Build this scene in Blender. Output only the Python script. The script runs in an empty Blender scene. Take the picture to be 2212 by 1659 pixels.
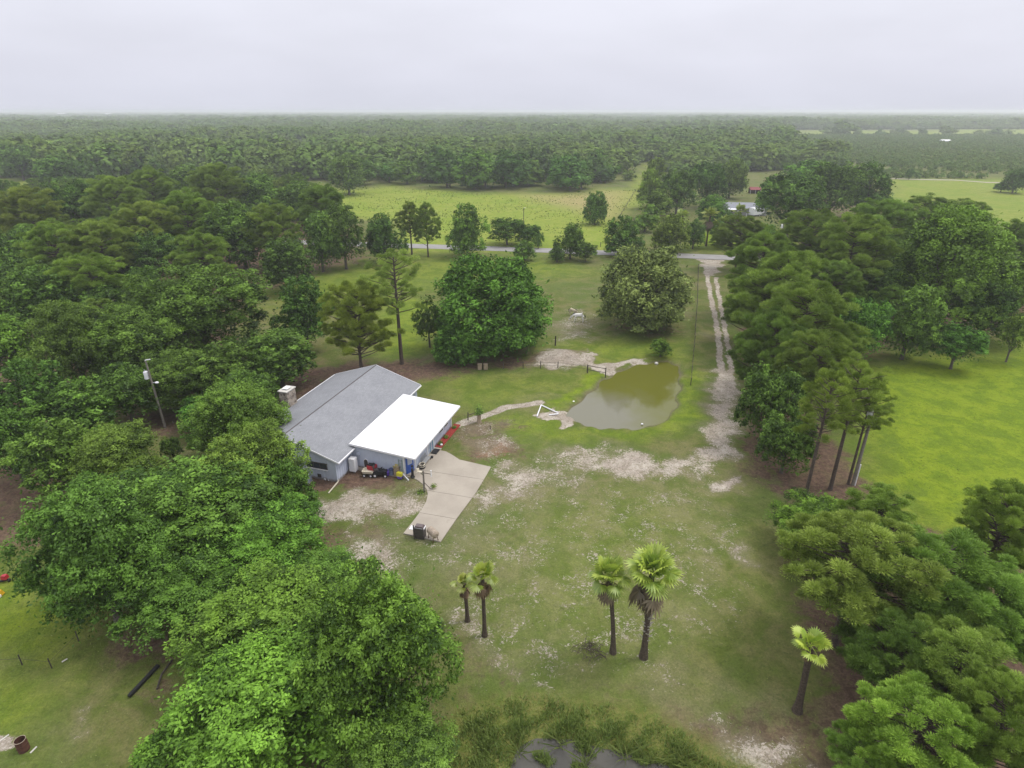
import bpy, math, random
import numpy as np
from mathutils import Vector, Matrix
R = math.radians
random.seed(7); RNG = np.random.default_rng(7)
scn = bpy.context.scene
COL = scn.collection

# ------------------------------------------------------------------ camera
CAM_H, FPX, CX, CY = 36.0, 1310.0, 1106.0, 829.5      # measured on the 2212 px wide view of the photograph
PITCH = math.atan((CY - 239.0) / FPX)
SP, CP = math.sin(PITCH), math.cos(PITCH)
cam = bpy.data.cameras.new('camera'); cam_o = bpy.data.objects.new('camera', cam); COL.objects.link(cam_o)
cam.sensor_fit = 'HORIZONTAL'; cam.sensor_width = 36.0; cam.lens = 36.0 * FPX / 2212.0
cam.clip_start = 0.5; cam.clip_end = 60000
cam_o.location = (0, 0, CAM_H); cam_o.rotation_euler = (math.pi / 2 - PITCH, 0, 0)
scn.camera = cam_o

# ------------------------------------------------------------------ world, sun, exposure
SUN_EL, SUN_AZ = R(60), R(75)        # azimuth from +Y towards +X
w = bpy.data.worlds.new('World'); scn.world = w; w.use_nodes = True
nt = w.node_tree; nt.nodes.clear()
def N(t, typ, **kw):
    n = t.nodes.new(typ)
    for k, v in kw.items(): setattr(n, k, v)
    return n
out = N(nt, 'ShaderNodeOutputWorld'); mixs = N(nt, 'ShaderNodeMixShader'); mixs.inputs[0].default_value = 0.93
sky = N(nt, 'ShaderNodeTexSky', sky_type='NISHITA', sun_disc=False, sun_elevation=SUN_EL, sun_rotation=SUN_AZ)
sky.air_density = 1.5; sky.dust_density = 4
bg1 = N(nt, 'ShaderNodeBackground'); bg1.inputs[1].default_value = 0.1
nt.links.new(sky.outputs[0], bg1.inputs[0]); nt.links.new(bg1.outputs[0], mixs.inputs[1])
tc = N(nt, 'ShaderNodeTexCoord'); sep = N(nt, 'ShaderNodeSeparateXYZ'); nt.links.new(tc.outputs['Generated'], sep.inputs[0])
rmp = N(nt, 'ShaderNodeValToRGB')     # overcast: brighter towards the zenith
cr = rmp.color_ramp; cr.elements[0].position = 0.0; cr.elements[0].color = (0.665, 0.68, 0.775, 1)
cr.elements[1].position = 1.0; cr.elements[1].color = (1.42, 1.42, 1.52, 1)
for p_, c_ in ((0.05, (0.70, 0.712, 0.81, 1)), (0.14, (0.762, 0.77, 0.862, 1)), (0.32, (1.05, 1.05, 1.13, 1))):
    e = cr.elements.new(p_); e.color = c_
nt.links.new(sep.outputs[2], rmp.inputs[0])
mp = N(nt, 'ShaderNodeMapping'); mp.inputs['Scale'].default_value = (2.2, 2.2, 9.0); nt.links.new(tc.outputs['Generated'], mp.inputs[0])
cn = N(nt, 'ShaderNodeTexNoise'); cn.inputs['Scale'].default_value = 2.0; cn.inputs['Detail'].default_value = 6; nt.links.new(mp.outputs[0], cn.inputs[0])
mr = N(nt, 'ShaderNodeMapRange'); mr.inputs[1].default_value = 0.3; mr.inputs[2].default_value = 0.7; mr.inputs[3].default_value = 0.945; mr.inputs[4].default_value = 1.02
nt.links.new(cn.outputs[0], mr.inputs[0])
vm = N(nt, 'ShaderNodeVectorMath', operation='SCALE'); nt.links.new(rmp.outputs[0], vm.inputs[0]); nt.links.new(mr.outputs[0], vm.inputs[3])
bg2 = N(nt, 'ShaderNodeBackground'); bg2.inputs[1].default_value = 1.0; nt.links.new(vm.outputs[0], bg2.inputs[0])
nt.links.new(bg2.outputs[0], mixs.inputs[2]); nt.links.new(mixs.outputs[0], out.inputs[0])
sl = bpy.data.lights.new('sun', 'SUN'); sl.energy = 1.6; sl.angle = R(16); sl.color = (1.0, 0.96, 0.88)
so = bpy.data.objects.new('sun', sl); COL.objects.link(so); so.location = (0, 0, 300)
sdir = Vector((math.sin(SUN_AZ) * math.cos(SUN_EL), math.cos(SUN_AZ) * math.cos(SUN_EL), math.sin(SUN_EL)))
so.rotation_euler = sdir.to_track_quat('Z', 'Y').to_euler()
vs = scn.view_settings; scn.display_settings.display_device = 'sRGB'
vs.view_transform = 'Standard'; vs.look = 'None'; vs.exposure = 0.2; vs.gamma = 1.0; vs.use_curve_mapping = False
cyc = scn.cycles; cyc.max_bounces = 5; cyc.diffuse_bounces = 2; cyc.glossy_bounces = 2; cyc.transmission_bounces = 3
cyc.volume_bounces = 2; cyc.caustics_reflective = False; cyc.caustics_refractive = False

# ------------------------------------------------------------------ helpers
def at(x, y, z=0.0):
    u = (x - CX) / FPX; v = (y - CY) / FPX; t = (CAM_H - z) / (SP + v * CP)
    return Vector((t * u, t * (CP - v * SP), z))
def proj(P):
    dz = P[2] - CAM_H; fw = P[1] * CP - dz * SP
    return CX + FPX * P[0] / fw, CY - FPX * (P[1] * SP + dz * CP) / fw, fw
def height_for(P, ypx):
    lo, hi = 0.0, 35.0
    for _ in range(40):
        m = (lo + hi) / 2
        if proj((P[0], P[1], m))[1] > ypx: lo = m
        else: hi = m
    return lo
def tag(o, label=None, cat=None, group=None, kind=None):
    if label: o['label'] = label
    if cat: o['category'] = cat
    if group: o['group'] = group
    if kind: o['kind'] = kind
    return o
def empty(name, loc, label, cat, group=None, rz=0.0):
    o = bpy.data.objects.new(name, None); COL.objects.link(o); o.empty_display_size = 0.3
    o.location = loc; o.rotation_euler = (0, 0, rz)
    return tag(o, label, cat, group)
class MB:
    def __init__(s): s.v = []; s.f = []
    def add(s, vs_, fs):
        b = len(s.v); s.v += [tuple(q) for q in vs_]; s.f += [tuple(i + b for i in f) for f in fs]; return s
    def box(s, c, d, rz=0.0, rx=0.0, ry=0.0, taper=1.0):
        M = Matrix.Rotation(rz, 3, 'Z') @ Matrix.Rotation(ry, 3, 'Y') @ Matrix.Rotation(rx, 3, 'X')
        vs_ = []
        for z in (-.5, .5):
            k = taper if z > 0 else 1.0
            for x, y in ((-.5, -.5), (.5, -.5), (.5, .5), (-.5, .5)):
                vs_.append(Vector(c) + M @ Vector((x * d[0] * k, y * d[1] * k, z * d[2])))
        return s.add(vs_, [(3, 2, 1, 0), (4, 5, 6, 7), (0, 1, 5, 4), (1, 2, 6, 5), (2, 3, 7, 6), (3, 0, 4, 7)])
    def tube(s, pts, rad, n=8, cap=True):
        pts = [Vector(p) for p in pts]
        if not hasattr(rad, '__len__'): rad = [rad] * len(pts)
        vs_, fs = [], []
        for i, p in enumerate(pts):
            d = (pts[min(i + 1, len(pts) - 1)] - pts[max(i - 1, 0)]).normalized()
            a = d.orthogonal().normalized(); b = d.cross(a)
            if abs(d.z) > .7: a = Vector((1, 0, 0)) - d * d.x; a.normalize(); b = d.cross(a)
            for k in range(n):
                t = 2 * math.pi * k / n
                vs_.append(p + (a * math.cos(t) + b * math.sin(t)) * rad[i])
        for i in range(len(pts) - 1):
            for k in range(n):
                fs.append((i * n + k, i * n + (k + 1) % n, (i + 1) * n + (k + 1) % n, (i + 1) * n + k))
        if cap:
            fs.append(tuple(range(n))[::-1]); fs.append(tuple((len(pts) - 1) * n + k for k in range(n)))
        return s.add(vs_, fs)
    def prism(s, poly, z0, z1):
        n = len(poly); vs_ = [(p[0], p[1], z0) for p in poly] + [(p[0], p[1], z1) for p in poly]
        fs = [tuple(range(n))[::-1], tuple(range(n, 2 * n))] + [(i, (i + 1) % n, n + (i + 1) % n, n + i) for i in range(n)]
        return s.add(vs_, fs)
    def prof(s, pts, x0, x1):           # profile in (y,z) extruded along x
        n = len(pts); vs_ = [(x0, p[0], p[1]) for p in pts] + [(x1, p[0], p[1]) for p in pts]
        fs = [tuple(range(n)), tuple(range(n, 2 * n))[::-1]] + [(i, n + i, n + (i + 1) % n, (i + 1) % n) for i in range(n)]
        return s.add(vs_, fs)
    def ball(s, c, r, nu=10, nv=7):
        if not hasattr(r, '__len__'): r = (r, r, r)
        vs_ = []; fs = []
        for j in range(nv + 1):
            t = math.pi * j / nv
            for i in range(nu):
                a = 2 * math.pi * i / nu
                vs_.append((c[0] + r[0] * math.sin(t) * math.cos(a), c[1] + r[1] * math.sin(t) * math.sin(a), c[2] + r[2] * math.cos(t)))
        for j in range(nv):
            for i in range(nu):
                fs.append((j * nu + i, (j + 1) * nu + i, (j + 1) * nu + (i + 1) % nu, j * nu + (i + 1) % nu))
        return s.add(vs_, fs)
    def build(s, name, mat, parent=None, loc=None, smooth=False):
        me = bpy.data.meshes.new(name); me.from_pydata(s.v, [], s.f); me.update()
        if mat: me.materials.append(mat)
        if smooth: me.polygons.foreach_set('use_smooth', [True] * len(me.polygons))
        o = bpy.data.objects.new(name, me); COL.objects.link(o)
        if parent: o.parent = parent
        if loc: o.location = loc
        return o
def np_mesh(name, co, faces_n, mat, attrs=None, nside=4):
    """co (N*nside,3) where each run of nside verts is one face"""
    me = bpy.data.meshes.new(name); nv = len(co); nf = nv // nside
    me.vertices.add(nv); me.vertices.foreach_set('co', co.astype(np.float32).ravel())
    me.loops.add(nv); me.loops.foreach_set('vertex_index', np.arange(nv, dtype=np.int32))
    me.polygons.add(nf); me.polygons.foreach_set('loop_start', np.arange(0, nv, nside, dtype=np.int32))
    for k, a in (attrs or {}).items():
        at_ = me.attributes.new(k, 'FLOAT', 'POINT'); at_.data.foreach_set('value', a.astype(np.float32))
    me.update(); me.validate()
    if mat: me.materials.append(mat)
    return me

# ------------------------------------------------------------------ materials
def newmat(name):
    m = bpy.data.materials.new(name); m.use_nodes = True; t = m.node_tree; t.nodes.clear()
    o = N(t, 'ShaderNodeOutputMaterial'); return m, t, o
def mixc(t, fac, a, b, mode='MIX'):
    n = N(t, 'ShaderNodeMix', data_type='RGBA', blend_type=mode)
    for sock, val in ((n.inputs[0], fac), (n.inputs[6], a), (n.inputs[7], b)):
        if isinstance(val, bpy.types.NodeSocket): t.links.new(val, sock)
        elif isinstance(val, (int, float)): sock.default_value = val
        else: sock.default_value = (*val, 1)
    return n.outputs[2]
def math_(t, op, a, b=0.0, c=0.0, clamp=False):
    n = N(t, 'ShaderNodeMath', operation=op); n.use_clamp = clamp
    for i, val in enumerate((a, b, c)):
        if isinstance(val, bpy.types.NodeSocket): t.links.new(val, n.inputs[i])
        else: n.inputs[i].default_value = val
    return n.outputs[0]
def sstep(t, x, lo, hi):
    n = N(t, 'ShaderNodeMapRange', interpolation_type='SMOOTHSTEP'); t.links.new(x, n.inputs[0])
    n.inputs[1].default_value = lo; n.inputs[2].default_value = hi; return n.outputs[0]
def noise(t, vec, scale, detail=4, rough=0.55, dist=0.0):
    n = N(t, 'ShaderNodeTexNoise'); n.inputs['Scale'].default_value = scale; n.inputs['Detail'].default_value = detail
    n.inputs['Roughness'].default_value = rough; n.inputs['Distortion'].default_value = dist
    t.links.new(vec, n.inputs['Vector']); return n.outputs[0]
def objcoord(t): return N(t, 'ShaderNodeTexCoord').outputs['Object']
def simple(name, col, rough=0.6, var=0.25, scale=3.0, metal=0.0, bump=0.0, col2=None, spec=0.4):
    m, t, o = newmat(name); b = N(t, 'ShaderNodeBsdfPrincipled'); v = objcoord(t)
    nz = noise(t, v, scale, 5, 0.6)
    c2 = col2 or tuple(c * (1 - var) for c in col)
    f = sstep(t, nz, 0.35, 0.68)
    t.links.new(mixc(t, f, col, c2), b.inputs['Base Color'])
    b.inputs['Roughness'].default_value = rough; b.inputs['Metallic'].default_value = metal; b.inputs['Specular IOR Level'].default_value = spec
    if bump:
        bp = N(t, 'ShaderNodeBump'); bp.inputs['Strength'].default_value = bump; bp.inputs['Distance'].default_value = 0.03
        t.links.new(noise(t, v, scale * 6, 4), bp.inputs['Height']); t.links.new(bp.outputs[0], b.inputs['Normal'])
    t.links.new(b.outputs[0], o.inputs[0]); return m

def leafmat(name, dark, light, hue_var=0.12, trans=0.22, gloss=0.05):
    m, t, o = newmat(name)
    a = N(t, 'ShaderNodeAttribute', attribute_name='v'); oi = N(t, 'ShaderNodeObjectInfo')
    c = mixc(t, a.outputs['Fac'], dark, light)
    c = mixc(t, 1.0, c, oi.outputs['Color'], 'MULTIPLY')
    hsv = N(t, 'ShaderNodeHueSaturation')
    t.links.new(math_(t, 'MULTIPLY_ADD', oi.outputs['Random'], 0.026, 0.489), hsv.inputs['Hue'])
    t.links.new(math_(t, 'MULTIPLY_ADD', math_(t, 'FRACT', math_(t, 'MULTIPLY', oi.outputs['Random'], 7.3)), hue_var * 2, 1 - hue_var), hsv.inputs['Value'])
    t.links.new(c, hsv.inputs['Color']); c = hsv.outputs[0]
    d = N(t, 'ShaderNodeBsdfDiffuse'); tr = N(t, 'ShaderNodeBsdfTranslucent'); g = N(t, 'ShaderNodeBsdfGlossy'); g.inputs['Roughness'].default_value = 0.45
    g.inputs[0].default_value = (1, 1, 1, 1)
    t.links.new(c, d.inputs[0]); t.links.new(mixc(t, 0.4, c, (0.12, 0.2, 0.02)), tr.inputs[0])
    m1 = N(t, 'ShaderNodeMixShader'); m1.inputs[0].default_value = trans; t.links.new(d.outputs[0], m1.inputs[1]); t.links.new(tr.outputs[0], m1.inputs[2])
    m2 = N(t, 'ShaderNodeMixShader'); m2.inputs[0].default_value = gloss; t.links.new(m1.outputs[0], m2.inputs[1]); t.links.new(g.outputs[0], m2.inputs[2])
    t.links.new(m2.outputs[0], o.inputs[0]); return m
M_OAK = leafmat('oak_leaves', (0.036, 0.066, 0.012), (0.240, 0.372, 0.058), gloss=.012, trans=.12)
M_PINE = leafmat('pine_needles', (0.098, 0.160, 0.026), (0.330, 0.455, 0.090), gloss=.01, trans=.2)
M_PALM = leafmat('palm_leaf', (0.20, 0.30, 0.03), (0.58, 0.64, 0.11), gloss=0.05, trans=.4)
M_DEAD = leafmat('dead_palm_leaf', (0.09, 0.06, 0.042), (0.27, 0.18, 0.12), trans=0.1, gloss=0.02)
M_REED = leafmat('reed_blades', (0.12, 0.18, 0.035), (0.30, 0.35, 0.09), trans=.3)
M_TUFT = leafmat('grass_tufts', (0.11, 0.15, 0.035), (0.27, 0.31, 0.09), gloss=0.01)
M_BARK = simple('pine_bark', (0.10, 0.075, 0.06), 0.9, 0.5, 6, bump=0.6)
M_OBARK = simple('oak_bark', (0.12, 0.10, 0.085), 0.9, 0.5, 6, bump=0.6)
M_PBARK = simple('palm_bark', (0.10, 0.075, 0.055), 0.9, 0.55, 8, bump=0.6)
M_TWIG = simple('bleached_twigs', (0.38, 0.35, 0.30), 0.9, 0.3)
M_POLE = simple('weathered_pole', (0.22, 0.20, 0.17), 0.85, 0.35, 4)
M_FENCE = simple('fence_wood', (0.075, 0.062, 0.05), 0.9, 0.4, 4)
M_WHITE = simple('white_paint', (0.78, 0.78, 0.80), 0.5, 0.06)
M_WROOF = simple('white_roof_coating', (0.86, 0.86, 0.87), 0.6, 0.03, 0.8)
M_BLACK = simple('black_plastic', (0.02, 0.02, 0.022), 0.5, 0.3)
M_GREYM = simple('grey_metal', (0.40, 0.41, 0.42), 0.45, 0.15, metal=0.3)
M_DGREY = simple('dark_grey_metal', (0.075, 0.065, 0.065), 0.5, 0.3)
M_RED = simple('red_paint', (0.40, 0.025, 0.04), 0.45, 0.2)
M_REDMULCH = simple('red_mulch', (0.36, 0.045, 0.035), 0.95, 0.45, 8, bump=0.8)
M_BLUE = simple('blue_paint', (0.03, 0.10, 0.42), 0.45, 0.15)
M_TEAL = simple('teal_paint', (0.09, 0.30, 0.42), 0.45, 0.15)
M_PURPLE = simple('purple_plastic', (0.13, 0.07, 0.42), 0.45, 0.15)
M_YELLOW = simple('yellow_plastic', (0.62, 0.58, 0.04), 0.5, 0.15)
M_CREAM = simple('cream_plastic', (0.58, 0.53, 0.42), 0.55, 0.15)
M_TAN = simple('tan_cardboard', (0.33, 0.26, 0.18), 0.8, 0.25)
M_RUST = simple('rusty_steel', (0.105, 0.042, 0.028), 0.85, 0.4, 5, bump=0.4)
M_MUDBEIGE = simple('weathered_beige_metal', (0.38, 0.31, 0.24), 0.6, 0.3)
M_STONE_LT = simple('pale_stone', (0.55, 0.53, 0.48), 0.8, 0.2)
M_SOIL = simple('dark_soil', (0.10, 0.075, 0.06), 0.95, 0.4)
M_GALV = simple('green_ladder_fibreglass', (0.20, 0.30, 0.26), 0.5, 0.15)
M_GLASS, t_, o_ = newmat('window_glass'); b_ = N(t_, 'ShaderNodeBsdfPrincipled'); b_.inputs['Base Color'].default_value = (0.025, 0.03, 0.045, 1); b_.inputs['Roughness'].default_value = 0.2
t_.links.new(b_.outputs[0], o_.inputs[0])
M_CUT = simple('opaque_door_glass', (0.42, 0.46, 0.55), 0.15, 0.1)

def siding():
    m, t, o = newmat('blue_grey_siding'); b = N(t, 'ShaderNodeBsdfPrincipled'); v = objcoord(t)
    c = mixc(t, sstep(t, noise(t, v, 1.2, 5), 0.35, 0.7), (0.50, 0.545, 0.655), (0.455, 0.495, 0.60))
    sx = N(t, 'ShaderNodeSeparateXYZ'); t.links.new(v, sx.inputs[0])
    dirt = sstep(t, math_(t, 'ADD', sx.outputs[2], math_(t, 'MULTIPLY', noise(t, v, 2.5), -0.5)), 0.15, -0.15)
    c = mixc(t, dirt, c, (0.23, 0.21, 0.20))
    t.links.new(c, b.inputs['Base Color']); b.inputs['Roughness'].default_value = 0.7; t.links.new(b.outputs[0], o.inputs[0]); return m
M_SIDE = siding()
def shingles():
    m, t, o = newmat('grey_shingles'); b = N(t, 'ShaderNodeBsdfPrincipled'); v = objcoord(t)
    mpn = N(t, 'ShaderNodeMapping'); mpn.inputs['Scale'].default_value = (1, 1.0, 1); t.links.new(v, mpn.inputs[0])
    br = N(t, 'ShaderNodeTexBrick'); t.links.new(mpn.outputs[0], br.inputs[0])
    br.inputs['Scale'].default_value = 1.0; br.inputs['Brick Width'].default_value = 0.33; br.inputs['Row Height'].default_value = 0.15; br.inputs['Mortar Size'].default_value = 0.008
    br.inputs['Color1'].default_value = (0.235, 0.242, 0.258, 1); br.inputs['Color2'].default_value = (0.285, 0.292, 0.31, 1); br.inputs['Mortar'].default_value = (0.165, 0.17, 0.185, 1)
    c = mixc(t, sstep(t, noise(t, v, 0.5, 5, 0.6), 0.35, 0.7), (1, 1, 1), (0.86, 0.86, 0.87)); c = mixc(t, 1.0, br.outputs[0], c, 'MULTIPLY')
    c = mixc(t, math_(t, 'MULTIPLY', noise(t, v, 40, 2), 0.35), c, (0.17, 0.177, 0.19))
    t.links.new(c, b.inputs['Base Color']); b.inputs['Roughness'].default_value = 0.9; t.links.new(b.outputs[0], o.inputs[0]); return m
M_SHING = shingles()
def rubble():
    m, t, o = newmat('rubble_stone'); b = N(t, 'ShaderNodeBsdfPrincipled'); v = objcoord(t)
    vo = N(t, 'ShaderNodeTexVoronoi'); vo.inputs['Scale'].default_value = 3.2; t.links.new(v, vo.inputs['Vector'])
    ve = N(t, 'ShaderNodeTexVoronoi', feature='DISTANCE_TO_EDGE'); ve.inputs['Scale'].default_value = 3.2; t.links.new(v, ve.inputs['Vector'])
    rp = N(t, 'ShaderNodeValToRGB'); sp = N(t, 'ShaderNodeSeparateColor'); t.links.new(vo.outputs['Color'], sp.inputs[0]); t.links.new(sp.outputs[0], rp.inputs[0])
    rp.color_ramp.elements[0].color = (0.12, 0.09, 0.07, 1); rp.color_ramp.elements[1].color = (0.42, 0.36, 0.29, 1)
    c = mixc(t, sstep(t, ve.outputs[0], 0.0, 0.09), (0.33, 0.30, 0.27), rp.outputs[0])
    t.links.new(c, b.inputs['Base Color']); b.inputs['Roughness'].default_value = 0.9; t.links.new(b.outputs[0], o.inputs[0]); return m
M_RUBBLE = rubble()
def concrete():
    m, t, o = newmat('brushed_concrete'); b = N(t, 'ShaderNodeBsdfPrincipled'); v = objcoord(t)
    c = mixc(t, sstep(t, noise(t, v, 0.35, 6, 0.6), 0.35, 0.7), (0.385, 0.342, 0.28), (0.32, 0.282, 0.23))
    c = mixc(t, sstep(t, noise(t, v, 1.1, 6, 0.7, 1.0), 0.6, 0.8), c, (0.26, 0.23, 0.185))
    c = mixc(t, math_(t, 'MULTIPLY', noise(t, v, 30, 2), 0.25), c, (0.25, 0.22, 0.19))
    t.links.new(c, b.inputs['Base Color']); b.inputs['Roughness'].default_value = 0.85; t.links.new(b.outputs[0], o.inputs[0]); return m
M_CONC = concrete()
def asphalt():
    m, t, o = newmat('worn_asphalt'); b = N(t, 'ShaderNodeBsdfPrincipled'); v = objcoord(t)
    c = mixc(t, sstep(t, noise(t, v, 0.4, 5), 0.3, 0.7), (0.285, 0.275, 0.265), (0.235, 0.227, 0.22))
    t.links.new(c, b.inputs['Base Color']); b.inputs['Roughness'].default_value = 0.85; t.links.new(b.outputs[0], o.inputs[0]); return m
M_ASPH = asphalt()

# ------------------------------------------------------------------ ground sheet with soil, sand and grass zones
def axis(lo, hi, step, far_lo, far_hi, g=1.16):
    a = list(np.arange(lo, hi + 1e-6, step)); s = step
    while a[-1] < far_hi: s *= g; a.append(a[-1] + s)
    s = step
    while a[0] > far_lo: s *= g; a.insert(0, a[0] - s)
    return np.array(a)
gx = axis(-75, 85, 0.5, -16000, 16000); gy = axis(12, 185, 0.5, -400, 20000)
XX, YY = np.meshgrid(gx, gy); PX, PY = XX.ravel(), YY.ravel()
def gpts(poly): return np.array([[*at(x, y)[:2]] for x, y in poly])
def sdf(poly, px, py):                   # signed distance, negative inside
    d = np.full(px.shape, 1e12); ins = np.zeros(px.shape, bool); n = len(poly)
    for i in range(n):
        ax, ay = poly[i]; bx, by = poly[(i + 1) % n]
        ex, ey = bx - ax, by - ay; wx, wy = px - ax, py - ay
        t = np.clip((wx * ex + wy * ey) / (ex * ex + ey * ey + 1e-12), 0, 1)
        d = np.minimum(d, (wx - ex * t) ** 2 + (wy - ey * t) ** 2)
        c = ((ay <= py) & (by > py)) | ((by <= py) & (ay > py))
        xx = ax + (py - ay) / (by - ay + 1e-12) * ex
        ins ^= c & (px < xx)
    return np.where(ins, -1, 1) * np.sqrt(d)
def ldist(line, px, py):
    d = np.full(px.shape, 1e12)
    for (ax, ay), (bx, by) in zip(line[:-1], line[1:]):
        ex, ey = bx - ax, by - ay; wx, wy = px - ax, py - ay
        t = np.clip((wx * ex + wy * ey) / (ex * ex + ey * ey + 1e-12), 0, 1)
        d = np.minimum(d, (wx - ex * t) ** 2 + (wy - ey * t) ** 2)
    return np.sqrt(d)
def ss(x, a, b):
    t = np.clip((x - a) / (b - a), 0, 1); return t * t * (3 - 2 * t)
POND = gpts([(1213, 893), (1240, 868), (1275, 838), (1310, 810), (1345, 793), (1385, 781), (1440, 776), (1470, 788), (1473, 830), (1466, 870), (1450, 900), (1420, 918), (1370, 927), (1300, 924), (1255, 917)])
MARSH = gpts([(1075, 1800), (1090, 1650), (1112, 1598), (1155, 1578), (1232, 1580), (1300, 1600), (1380, 1612), (1450, 1640), (1520, 1690), (1540, 1800)])
OPEN = {
 'field': gpts([(640, 392), (700, 408), (850, 402), (1000, 414), (1100, 421), (1200, 421), (1290, 412), (1362, 410), (1388, 372), (1398, 350), (1408, 350), (1400, 380), (1385, 440), (1330, 470), (1312, 545), (870, 545), (860, 480), (740, 470), (650, 405)]),
 'grove': gpts([(1690, 293), (2500, 293), (2500, 388), (1885, 386), (1820, 345), (1720, 330)]),
 'rfield': gpts([(1900, 387), (2500, 386), (2500, 560), (2120, 475), (1925, 445)]),
 'farfield': gpts([(1700, 281), (2500, 279), (2500, 292), (1700, 292.5)]),
 'lfield': gpts([(-300, 392), (60, 385), (98, 398), (105, 418), (-300, 440)]),
 'clearing_a': gpts([(70, 302), (150, 301), (152, 307), (70, 308)]),
 'clearing_b': gpts([(500, 289), (565, 288), (565, 294), (500, 294)]),
 'clearing_c': gpts([(900, 271), (1010, 270), (1010, 273), (900, 274)]),
 'house2': gpts([(1490, 430), (1560, 418), (1640, 415), (1660, 440), (1720, 470), (1720, 545), (1490, 545)]),
}
near = (PY < 420) & (PY > -60) & (np.abs(PX) < 420)
def layer(shapes):
    L = np.zeros(PX.shape)
    px, py = PX[near], PY[near]
    px, py = px + .7 * np.sin(py * .8 + 2 * np.sin(px * .5)) + .35 * np.sin(py * 2.3 + px * 1.1), py + .7 * np.sin(px * .9 + 2 * np.sin(py * .6)) + .35 * np.sin(px * 2.1 - py * 1.3)
    for kind, pts, wd, val in shapes:
        g = gpts(pts)
        if kind == 'p': k_ = wd * (1.7 if wd > .65 else 1.0); m = 1 - ss(sdf(g, px, py), -k_, k_)
        else: m = 1 - ss(ldist(g, PX[near] + .14 * (px - PX[near]), PY[near] + .14 * (py - PY[near])), wd[0], wd[1])
        L[near] = np.maximum(L[near], m * val)
    return L
sand = layer([
 ('l', [(1524, 578), (1530, 610), (1537, 650), (1546, 690), (1553, 740), (1557, 790), (1560, 840)], (.25, .70), .98),
 ('l', [(1546, 600), (1553, 640), (1562, 690), (1571, 740), (1578, 790), (1580, 840)], (.22, .65), .90),
 ('p', [(1505, 556), (1572, 558), (1556, 578), (1546, 598), (1530, 598), (1520, 578)], .8, .92),
 ('p', [(1533, 800), (1590, 800), (1596, 880), (1596, 985), (1540, 1005), (1490, 1035), (1400, 1035), (1420, 985), (1505, 985), (1528, 900)], 1.6, .74),
 ('p', [(1300, 990), (1370, 975), (1420, 1000), (1400, 1030), (1330, 1035), (1295, 1015)], 1.3, .86),
 ('p', [(1180, 965), (1290, 955), (1380, 985), (1300, 1025), (1200, 1010), (1120, 1000)], 2.8, .63),
 ('p', [(1050, 1015), (1120, 995), (1300, 1020), (1190, 1065), (1090, 1100), (1000, 1125), (1015, 1085)], 2.4, .64),
 ('p', [(655, 1078), (760, 1060), (880, 1058), (920, 1075), (905, 1110), (820, 1110), (740, 1150), (690, 1120)], 1.5, .74),
 ('p', [(730, 1140), (800, 1140), (860, 1205), (905, 1250), (830, 1250), (760, 1200)], 1.6, .64),
 ('p', [(955, 1300), (1010, 1290), (1080, 1350), (1100, 1430), (1200, 1490), (1110, 1510), (1000, 1440)], 1.4, .53),
 ('p', [(1480, 1565), (1600, 1560), (1750, 1610), (1800, 1680), (1640, 1690), (1560, 1610)], 1.0, .64),
 ('p', [(1080, 1495), (1170, 1470), (1240, 1490), (1200, 1510)], .7, .60),
 ('p', [(1170, 690), (1245, 655), (1310, 690), (1290, 740), (1190, 755)], 4.5, .50),
 ('p', [(985, 905), (1100, 905), (1150, 960), (1080, 1010), (1010, 985), (985, 960)], 1.5, .42),
 ('p', [(1262, 755), (1290, 783), (1350, 783), (1405, 776), (1348, 797), (1308, 814), (1270, 796)], .5, .97),
 ('p', [(1163, 893), (1212, 884), (1252, 915), (1220, 921), (1175, 909)], .35, 1.0),
 ('l', [(995, 915), (1045, 897), (1090, 881), (1165, 870)], (.35, 1.0), .93),
 ('p', [(1150, 770), (1200, 753), (1250, 759), (1275, 785), (1265, 796), (1150, 795)], 1.5, .80),
 ('p', [(1300, 1110), (1330, 1100), (1325, 1165), (1285, 1165)], 1.1, .50),
 ('p', [(1568, 1170), (1620, 1160), (1655, 1235), (1590, 1230)], .9, .58),
 ('p', [(1520, 1035), (1600, 1038), (1604, 1058), (1530, 1055)], .6, .72),
 ('p', [(1240, 706), (1290, 726), (1282, 730), (1232, 709)], .7, .55),
 ('p', [(330, 1385), (400, 1375), (415, 1395), (340, 1400)], .6, .55),
 ('p', [(150, 1560), (220, 1540), (215, 1580), (150, 1600)], .8, .48),
 ('p', [(-30, 1585), (40, 1590), (35, 1635), (-30, 1650)], .35, .85),
 ('p', [(640, 1060), (1000, 1000), (1600, 950), (1660, 1300), (1500, 1560), (1050, 1500), (960, 1300), (760, 1260)], 3, .36),
])
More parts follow.
